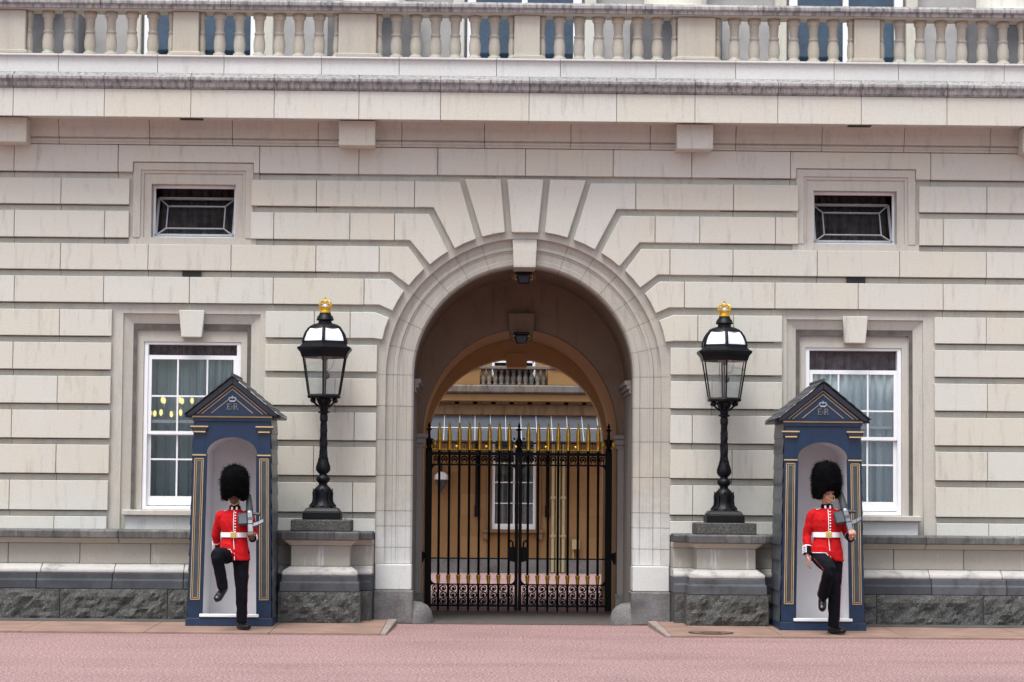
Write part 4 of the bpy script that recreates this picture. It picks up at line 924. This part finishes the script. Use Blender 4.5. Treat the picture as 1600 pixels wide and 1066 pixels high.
def make_guard(base, s, pose, skin, lips, label):
    """base: world point between the feet; s: size; figure faces -Y"""
    def V(*p): return Vector(p)*s
    J = pose
    sh_w = .185
    # ---- body: one continuous mesh (head, neck, trunk, limbs, hands)
    b = MB()
    hd = V(*J['head']); ha = J['turn']; tilt = J['tilt']
    Rm = Matrix.Rotation(ha, 3, 'Z') @ Matrix.Rotation(tilt, 3, 'X')
    def H(x, y, z): return hd+Rm @ (Vector((x,y,z))*s)
    def hball(c, r, n=14):
        o = len(b.v); b.ball((0,0,0), tuple(q*s for q in r), n)
        cc = H(*c)
        for i in range(o, len(b.v)): b.v[i] = tuple(cc+Rm @ Vector(b.v[i]))
    hball((0,.012,.035), (.077,.095,.095), 18); hball((0,-.025,-.035), (.062,.07,.075), 16); hball((0,-.045,-.085), (.036,.04,.03)); hball((0,-.06,-.03), (.05,.035,.05))
    hball((0,-.095,-.028), (.0155,.022,.018)); hball((0,-.088,-.005), (.011,.016,.03)); hball((0,-.083,.025), (.055,.02,.012)); hball((.035,-.07,-.02), (.022,.022,.018)); hball((-.035,-.07,-.02), (.022,.022,.018))
    hball((.078,.015,-.01), (.012,.024,.036)); hball((-.078,.015,-.01), (.012,.024,.036)); hball((0,-.086,-.062), (.025,.014,.012)); hball((0,-.078,-.092), (.02,.018,.014))
    limb(b, [V(0,.02,1.42), V(0,.02,1.48), H(0,.02,-.05)], [.06*s,.056*s,.056*s], 14)
    limb(b, [V(0,.01,.88), V(0,.01,1.0), V(0,.005,1.15), V(0,.0,1.3), V(0,.01,1.42)], [(.12*s,.09*s),(.14*s,.1*s),(.125*s,.09*s),(.15*s,.1*s),(.14*s,.08*s)], 18)
    for arm in ('armL', 'armR'):
        a, e, w_ = (V(*q) for q in J[arm]); limb(b, [a, lerp(a,e,.5), e, lerp(e,w_,.5), w_, w_+(w_-e).normalized()*.03*s], [.045*s,.042*s,.036*s,.035*s,.026*s,.024*s], 12)
    for leg in ('legL', 'legR'):
        h, k, an, toe = (V(*q) for q in J[leg]); limb(b, [h, lerp(h,k,.5), k, lerp(k,an,.4), lerp(k,an,.93)], [.075*s,.065*s,.05*s,.04*s,.028*s], 12)
    # hands
    a, e, w_ = (V(*q) for q in J['armR']); hdn = J['hand_dir']; d = Vector(hdn).normalized()
    pc = w_+d*.055*s; limb(b, [w_+d*.0*s, pc, w_+d*.10*s], [(.019*s,.026*s),(.017*s,.040*s),(.014*s,.036*s)], 12, side=(1,0,0))
    for q, (off, ln) in enumerate(((-.028,.072),(-.009,.082),(.010,.078),(.027,.062))):
        p0 = w_+d*.095*s+Vector((0,off*s,0)); inw = Vector((1,0,0)) if a.x < 0 else Vector((-1,0,0))
        limb(b, [p0, p0+d*ln*.45*s+inw*.006*s, p0+d*ln*.8*s+inw*.022*s, p0+d*ln*.92*s+inw*.042*s], [.0095*s,.009*s,.0085*s,.007*s], 8, 3)
    p0 = w_+d*.03*s+Vector((0,-.03*s,0)); limb(b, [p0, p0+d*.035*s+Vector((.008,-.022,0))*s, p0+d*.068*s+Vector((.016,-.026,0))*s], [.012*s,.0105*s,.008*s], 8, 3)
    # left hand cupped under the rifle butt: palm below, fingers up round the near side, thumb round the back
    a, e, w_ = (V(*q) for q in J['armL']); bt = V(*J['butt']); ax = (V(*J['muzzle'])-bt).normalized(); mg = Vector((1,0,0)); mg = (mg-ax*mg.dot(ax)).normalized(); nr = ax.cross(mg).normalized()
    if nr.y > 0: nr = -nr
    palm = bt-ax*.022*s; limb(b, [w_, lerp(w_,palm,.6), palm, palm-mg*.03*s], [(.024*s,.022*s),(.034*s,.021*s),(.038*s,.018*s),(.03*s,.014*s)], 12)
    for q, (off, ln) in enumerate(((.030,.9),(.010,1.0),(-.010,.97),(-.029,.8))):
        p0 = palm+mg*off*s+nr*.025*s
        limb(b, [p0-nr*.012*s, p0+nr*.016*s+ax*.006*s, p0+nr*.018*s+ax*.04*ln*s, p0+nr*.004*s+ax*.066*ln*s], [.0105*s,.0105*s,.0095*s,.008*s], 8, 3)
    p0 = palm+mg*.034*s; limb(b, [p0, p0+mg*.014*s+ax*.035*s, p0+mg*.008*s+ax*.07*s], [.0125*s,.0115*s,.009*s], 8, 3)
    body = solid(b, 'person', [skin], None, .0046, 2); body.location = base
    tag(body, label, 'person', 'guards on duty')
    # ---- face details
    for q in (-1, 1):
        MB().ball(tuple(H(q*.031,-.0865,.004)), (.010*s,.006*s,.006*s), 8).build('eye', 'eye_dark', body, smooth=True)
    MB().tube([H(-.024,-.092,-.063), H(-.01,-.1005,-.061), H(.01,-.1005,-.061), H(.024,-.092,-.063)], [(.003*s,.003*s),(.006*s,.005*s),(.006*s,.005*s),(.003*s,.003*s)], 6).build('lips', lips, body, smooth=True)
    # ---- trousers
    t = MB()
    for leg in ('legL', 'legR'):
        h, k, an, toe = (V(*q) for q in J[leg]); up_ = h+V(0,.0,.08); dn = (an-k).normalized()
        limb(t, [up_, h, lerp(h,k,.5), k, lerp(k,an,.45), an+dn*.012*s], [(.105*s,.10*s),(.108*s,.105*s),(.094*s,.094*s),(.076*s,.080*s),(.070*s,.076*s),(.066*s,.074*s)], 18)
    limb(t, [V(0,.01,.88), V(0,.01,1.0), V(0,.005,1.10)], [(.15*s,.105*s),(.155*s,.11*s),(.14*s,.1*s)], 20)
    solid(t, 'trousers', 'black_cloth', body, .008, 4, fold=(.006, (8, 8, 9), s*7))
    for leg, q in (('legL', 1), ('legR', -1)):
        h, k, an, toe = (V(*p) for p in J[leg]); so_ = Vector((q,-.35,0)).normalized() if leg == 'legL' else Vector((q*.5,-.9 if abs((k-h).z) > .2 else -.2,.0)).normalized()
        def off(p, r): return p+so_*r*s
        limb_p = [off(lerp(h,k,.15),.103), off(lerp(h,k,.5),.094), off(k,.078), off(lerp(k,an,.45),.072), off(an,.068)]
        MB().tube(limb_p, .0042*s, 6).build('trouser_stripe', 'red_stripe', body, smooth=True)
    # ---- boots
    for leg in ('legL', 'legR'):
        h, k, an, toe = (V(*q) for q in J[leg]); d = (toe-an); sole = J['sole'+leg[-1]]; sn = Vector(sole).normalized(); f = (d-sn*d.dot(sn)).normalized()
        heel = an-f*.035*s; bt_ = MB()
        limb(bt_, [an-(an-k).normalized()*.12*s, an, heel+sn*-.02*s], [(.054*s,.058*s),(.054*s,.06*s),(.048*s,.05*s)], 14)
        b0 = an+sn*-.055*s
        limb(bt_, [b0-f*.075*s, b0-f*.02*s, b0+f*.07*s, b0+f*.145*s, b0+f*.185*s], [(.036*s,.034*s),(.043*s,.048*s),(.05*s,.042*s),(.048*s,.034*s),(.034*s,.022*s)], 14, side=tuple(f.cross(sn)))
        bo = solid(bt_, 'boot', 'boot_leather', body, .006, 2)
        sl = MB(); cr = f.cross(sn)
        pl = [(-.088,.0),(-.08,.03),(-.03,.034),(.05,.042),(.12,.046),(.165,.032),(.19,.0)]; pts = [(u, v) for u, v in pl]+[(u, -v) for u, v in pl[::-1][1:-1]]
        n_ = len(pts); vs = [b0+f*u*s+cr*v*s-sn*z*s for z in (.020,.034) for u, v in pts]
        sl.add(vs, [tuple(range(n_)), tuple(range(2*n_-1,n_-1,-1))]+[(i,i+n_,(i+1)%n_+n_,(i+1)%n_) for i in range(n_)]); sl.build('sole', 'boot_leather', bo)
    # ---- tunic: trunk, skirt and sleeves welded
    TR = [(.86,.205,.150),(.95,.193,.148),(1.06,.172,.135),(1.145,.156,.122),(1.19,.158,.123),(1.28,.182,.138),(1.36,.188,.138),(1.41,.172,.122),(1.455,.125,.098),(1.495,.075,.07)]
    def tr(z):
        for (z0,a0,b0),(z1,a1,b1) in zip(TR[:-1], TR[1:]):
            if z0 <= z <= z1: q = (z-z0)/(z1-z0); return a0+(a1-a0)*q, b0+(b1-b0)*q
        return TR[0][1:] if z < TR[0][0] else TR[-1][1:]
    up_side = J['raised']      # -1: the image-left leg is raised and lifts that half of the skirt
    u = MB(); n = 28; vs = []
    zl = [1.0*i for i in range(1)]
    rows = 22
    for j in range(rows+1):
        for i in range(n):
            a_ = 6.283*i/n; cx_, sy_ = math.cos(a_), math.sin(a_)
            lift = 0
            if cx_*up_side > -.12 and sy_ < .35: lift = J['lift']*min(1, (cx_*up_side+.12)/.25)
            z0 = .86+lift; z = z0+(1.495-z0)*(j/rows); ra, rb = tr(z); ex = .0
            vs.append(V(ra*cx_, .008+rb*sy_-(.02 if (lift and j < 4) else 0), z))
    u.add(vs, [(j*n+i,j*n+(i+1)%n,(j+1)*n+(i+1)%n,(j+1)*n+i) for j in range(rows) for i in range(n)]+[tuple(range(n-1,-1,-1)), tuple(rows*n+i for i in range(n))])
    for arm, q in (('armL', 1), ('armR', -1)):
        a, e, w_ = (V(*p) for p in J[arm]); limb(u, [V(q*.09,.01,1.42), a, lerp(a,e,.5), e, lerp(e,w_,.5), w_], [(.06*s,.055*s),(.066*s,.064*s),(.060*s,.062*s),(.053*s,.056*s),(.050*s,.052*s),(.045*s,.047*s)], 16)
    solid(u, 'tunic', 'red_cloth', body, .0075, 5, fold=(.0055, (9, 9, 12), s*3))
    yf = lambda z: -(tr(z)[1])+.008-.004
    # ---- belt, buckle, buttons, piping, collar, straps, cuffs
    bl_ = MB(); n = 32; vs = []
    for z, g in ((1.145,.008),(1.145,.014),(1.205,.014),(1.205,.008)):
        ra, rb = tr(1.175)
        for i in range(n): a_ = 6.283*i/n; vs.append(V((ra+g)*math.cos(a_), .008+(rb+g)*math.sin(a_), z))
    bl_.add(vs, [(k*n+i,k*n+(i+1)%n,((k+1)%4)*n+(i+1)%n,((k+1)%4)*n+i) for k in range(4) for i in range(n)]); bl_.build('belt', 'white_cloth', body, smooth=True)
    yb = -(tr(1.175)[1]+.02); MB().box(-.034*s,.034*s,(yb-.008)*s,yb*s+.01*s,1.138*s,1.212*s).build('belt_buckle', 'brass', body, bevel=.004*s)
    pp = MB(); pts = [V(.0,yf(z)-.002,z) for z in (1.475,1.44,1.40,1.34,1.28,1.22)]; pp.tube(pts, (.0045*s), 6); pp.build('front_piping', 'white_cloth', body, smooth=True)
    pp = MB(); q = -up_side
    pts = [V(.0,yf(1.14)-.003,1.14), V(q*.012,yf(1.0)-.004,1.0), V(q*.02,yf(.87)-.004,.865)]
    pp.tube(pts, .0045*s, 6); pp.build('skirt_piping', 'white_cloth', body, smooth=True)
    hp = []
    for i in range(10):
        a_ = -math.pi/2+up_side*.05+up_side*1.15*i/9; cx_ = math.cos(a_); lf = J['lift']*min(1, (cx_*up_side+.12)/.25); z = .863+lf; ra, rb = tr(z)
        hp.append(V((ra+.007)*cx_, .004+(rb+.007)*math.sin(a_)-.02, z))
    MB().tube(hp, .0042*s, 5).build('hem_piping', 'white_cloth', body, smooth=True)
    bz = [1.45,1.415,1.38,1.345,1.31,1.275,1.24,1.215]
    for z in bz: MB().ball(tuple(V(.020,yf(z)-.003,z)), (.0105*s,.007*s,.0085*s), 8).build('button', 'brass' if False else 'white_cloth', body, smooth=True)
    c_ = MB().lathe([(.070*s,1.462*s),(.074*s,1.475*s),(.070*s,1.530*s),(.062*s,1.537*s)], 20, c=(0,.012*s)); c_.build('collar', 'black_cloth', body, smooth=True)
    for q in (-1, 1): MB().box(q*.018*s,q*.040*s,-.070*s,-.054*s,1.485*s,1.522*s).build('collar_badge', 'white_cloth', body, bevel=.003*s)
    for q in (-1, 1):
        st_ = MB(); pts = [V(q*.075,.01,1.483), V(q*.125,.01,1.468), V(q*.185,.008,1.438)]
        st_.tube(pts, [(.026*s,.006*s)]*3, 8, side=(0,1,0)); sp = st_.build('shoulder_strap', 'black_cloth', body, smooth=True)
        ed = MB()
        for k in (-1, 1): ed.tube([p+V(0,k*.026,.004) for p in pts], .0045*s, 5)
        ed.tube([pts[2]+V(0,-.026,.004), pts[2]+V(q*.012,0,.0), pts[2]+V(0,.026,.004)], .0045*s, 5); ed.build('strap_edging', 'white_cloth', sp, smooth=True)
    for arm in ('armL', 'armR'):
        a, e, w_ = (V(*p) for p in J[arm]); d = (w_-e).normalized()
        MB().tube([w_-d*.095*s, w_+d*.004*s], [(.0515*s,.0525*s),(.049*s,.050*s)], 18).build('cuff', 'black_cloth', body, smooth=True)
        ed = MB(); ed.tube([w_-d*.10*s, w_-d*.09*s], [(.053*s,.054*s)]*2, 18); out = Vector((-1 if a.x < 0 else 1, -.9, 0)).normalized(); out = (out-d*out.dot(d)).normalized(); sd_ = d.cross(out)
        for k in range(4): p = w_-d*(.078-.022*k)*s+out*.051*s; ed.tube([p-sd_*.020*s, p+sd_*.020*s], .0055*s, 5)
        for k in (-1, 1): ed.tube([w_-d*.095*s+out*.047*s+sd_*k*.026*s, w_+out*.046*s+sd_*k*.026*s], .005*s, 5)
        ed.build('cuff_braid', 'white_cloth', body)
    # ---- bearskin and chin chain
    f_ = MB(); rnd = random.Random(int(s*1000)); prof = [(.0,.345,0),(.075,.336,.0),(.125,.31,.0),(.160,.255,.0),(.176,.18,.0),(.177,.10,0),(.168,.03,0),(.150,-.025,0),(.112,-.05,0),(.0,-.03,0)]
    n = 26; vs = []; cap0 = (0,.02,.03)
    br = J['brow']
    def cap(r, z, a_):
        k = max(0, -math.sin(a_))**2; lo = max(0, min(1, (.16-z)/.16))
        return H(cap0[0]+r*math.cos(a_), cap0[1]+r*1.06*math.sin(a_), cap0[2]+br+z-lo*(.06*(1-k)-J['cut']*k))
    for r, z, _ in prof:
        for i in range(n): vs.append(cap(max(r,.002), z, 6.283*i/n))
    f_.add(vs, [(j*n+i,j*n+(i+1)%n,(j+1)*n+(i+1)%n,(j+1)*n+i) for j in range(len(prof)-1) for i in range(n)])
    cen = H(0,.02,.2)
    for k in range(7000):      # hair tufts
        j = rnd.random(); a_ = rnd.random()*6.283; q = j*(len(prof)-2); i0 = int(q); fr_ = q-i0
        r = prof[i0][0]*(1-fr_)+prof[i0+1][0]*fr_; z = prof[i0][1]*(1-fr_)+prof[i0+1][1]*fr_
        if i0 >= 7: continue
        p = cap(max(r,.004), z, a_); nrm = (p-cen).normalized(); dn = (Rm @ Vector((0,0,-1)))
        d = (nrm*.55+dn*(.65 if z < .36 else .1)+Vector((rnd.gauss(0,.25),rnd.gauss(0,.25),rnd.gauss(0,.2)))).normalized(); ln = (rnd.uniform(.02,.05)+.05*max(0, noise.noise(p*14)))*s
        sd_ = d.cross(nrm); sd_ = sd_.normalized()*.0030*s if sd_.length > 1e-4 else Vector((.003*s,0,0))
        f_.add([p-nrm*.006*s-sd_, p-nrm*.006*s+sd_, p+d*ln], [(0,1,2)])
    fo = f_.build('bearskin_hat', 'fur', body, smooth=False)
    chn = [H(x, y, z) for x, y, z in ((-.075,-.035,.02),(-.068,-.06,-.03),(-.045,-.088,-.075),(0,-.1005,-.096),(.045,-.088,-.075),(.068,-.06,-.03),(.075,-.035,.02))]
    if J['chin'] == 'lip': chn = [H(x, y, z) for x, y, z in ((-.078,-.03,.03),(-.07,-.06,-.01),(-.045,-.092,-.045),(0,-.107,-.071),(.045,-.092,-.078),(.068,-.06,-.05),(.078,-.03,.0))]
    cc = MB()
    for i in range(len(chn)-1):
        for k in range(4): cc.ball(tuple(lerp(chn[i], chn[i+1], k/4)), .0062*s, 6)
    cc.build('chin_chain', 'brass', body, smooth=True)
    # ---- rifle, held at the shoulder
    L_ = (V(*J['muzzle'])-bt).length
    rf = thing('rifle', label_r[label], 'rifle', Vector(base)+bt, 'rifles at the shoulder')
    def P(u_, v_, w2=0): return ax*u_*s+mg*v_*s+nr*w2*s
    def rbox(u0, u1, v0, v1, w0, w1, nm, mt, bev=.004, skew=0):
        vs = [P(u0,v0,w0),P(u1,v0,w0),P(u1+skew,v1,w0),P(u0+skew,v1,w0),P(u0,v0,w1),P(u1,v0,w1),P(u1+skew,v1,w1),P(u0+skew,v1,w1)]
        return MB().add(vs, [(0,3,2,1),(4,5,6,7),(0,1,5,4),(1,2,6,5),(2,3,7,6),(3,0,4,7)]).build(nm, mt, rf, bevel=bev*s)
    rbox(0,.155,-.034,.036,-.024,.024,'butt','gun_metal',.008); rbox(.155,.345,-.03,.034,-.024,.024,'receiver','gun_metal',.006)
    rbox(.115,.165,.034,.10,-.014,.014,'magazine','gun_metal',.004,.018)
    o2 = rbox(.134,.182,.10,.165,-.0135,.0135,'magazine_end','gun_metal',.004,.03)
    rbox(.285,.320,.034,.125,-.016,.016,'pistol_grip','gun_black',.006,-.022)
    rbox(.150,.315,-.150,-.028,-.03,.03,'optical_sight','gun_black',.014); rbox(.20,.245,-.03,.045,-.0262,.0262,'sight_mount','gun_black',.004)
    rbox(.30,.345,-.018,.012,.0245,.030,'bolt_plate','emblem_light',.002)
    MB().tube([P(.335,0),P(.35,0),P(.46,0),P(.56,0)], [(.044*s,.036*s),(.048*s,.038*s),(.040*s,.033*s),(.032*s,.028*s)], 10, side=tuple(mg)).build('handguard', 'gun_green', rf, smooth=True)
    MB().tube([P(.55,0),P(.68,0),P(.68,0),P(.74,0)], [.010*s,.010*s,.014*s,.014*s], 8).build('barrel', 'gun_black', rf, smooth=True)
    return body
label_r = {}
lg = 'guard in red tunic and bearskin with bowed head, knee raised, by the left sentry box'
rg = 'guard in red tunic and bearskin with bare hand hanging, by the right sentry box'
label_r[lg] = 'dark rifle on the shoulder of the left guard with bowed head'
label_r[rg] = 'dark rifle on the shoulder of the right guard'
make_guard(Vector((-3.575, -2.25, pav_z(-2.25)-.0)), .985, dict(head=(0,-.035,1.655), turn=.0, tilt=.20, chin='chin', brow=.01, cut=.03,
    armL=((.172,.01,1.405),(.248,.03,1.17),(.24,-.16,1.135)), armR=((-.172,.01,1.405),(-.238,.08,1.19),(-.235,.20,1.0)), hand_dir=(0,.25,-1),
    legL=((.085,.01,.90),(.100,.0,.50),(.105,.03,.10),(.205,-.12,.03)), legR=((-.085,-.01,.92),(-.175,-.36,.93),(-.105,-.27,.53),(-.165,-.40,.44)), soleL=(0,0,1), soleR=(.1,-.62,.78),
    butt=(.225,-.235,1.17), muzzle=(.150,.10,1.84), raised=-1, lift=.135), 'skin_dark', 'lips_dark', lg)
make_guard(Vector((3.70, -2.25, pav_z(-2.25))), 1.035, dict(head=(.0,-.01,1.655), turn=.32, tilt=.0, chin='lip', brow=.015, cut=.05,
    armL=((.172,.01,1.405),(.25,.04,1.18),(.26,-.15,1.14)), armR=((-.172,.01,1.405),(-.232,.05,1.17),(-.24,-.04,.945)), hand_dir=(.02,-.12,-1),
    legL=((.085,.01,.90),(.085,.0,.50),(.085,.03,.10),(.185,-.12,.03)), legR=((-.085,-.01,.92),(-.02,-.34,.775),(-.07,-.13,.46),(-.085,-.24,.365)), soleL=(0,0,1), soleR=(0,-.62,.78),
    butt=(.255,-.23,1.185), muzzle=(.125,.10,1.84), raised=-1, lift=.10), 'skin_fair', 'lips_fair', rg)
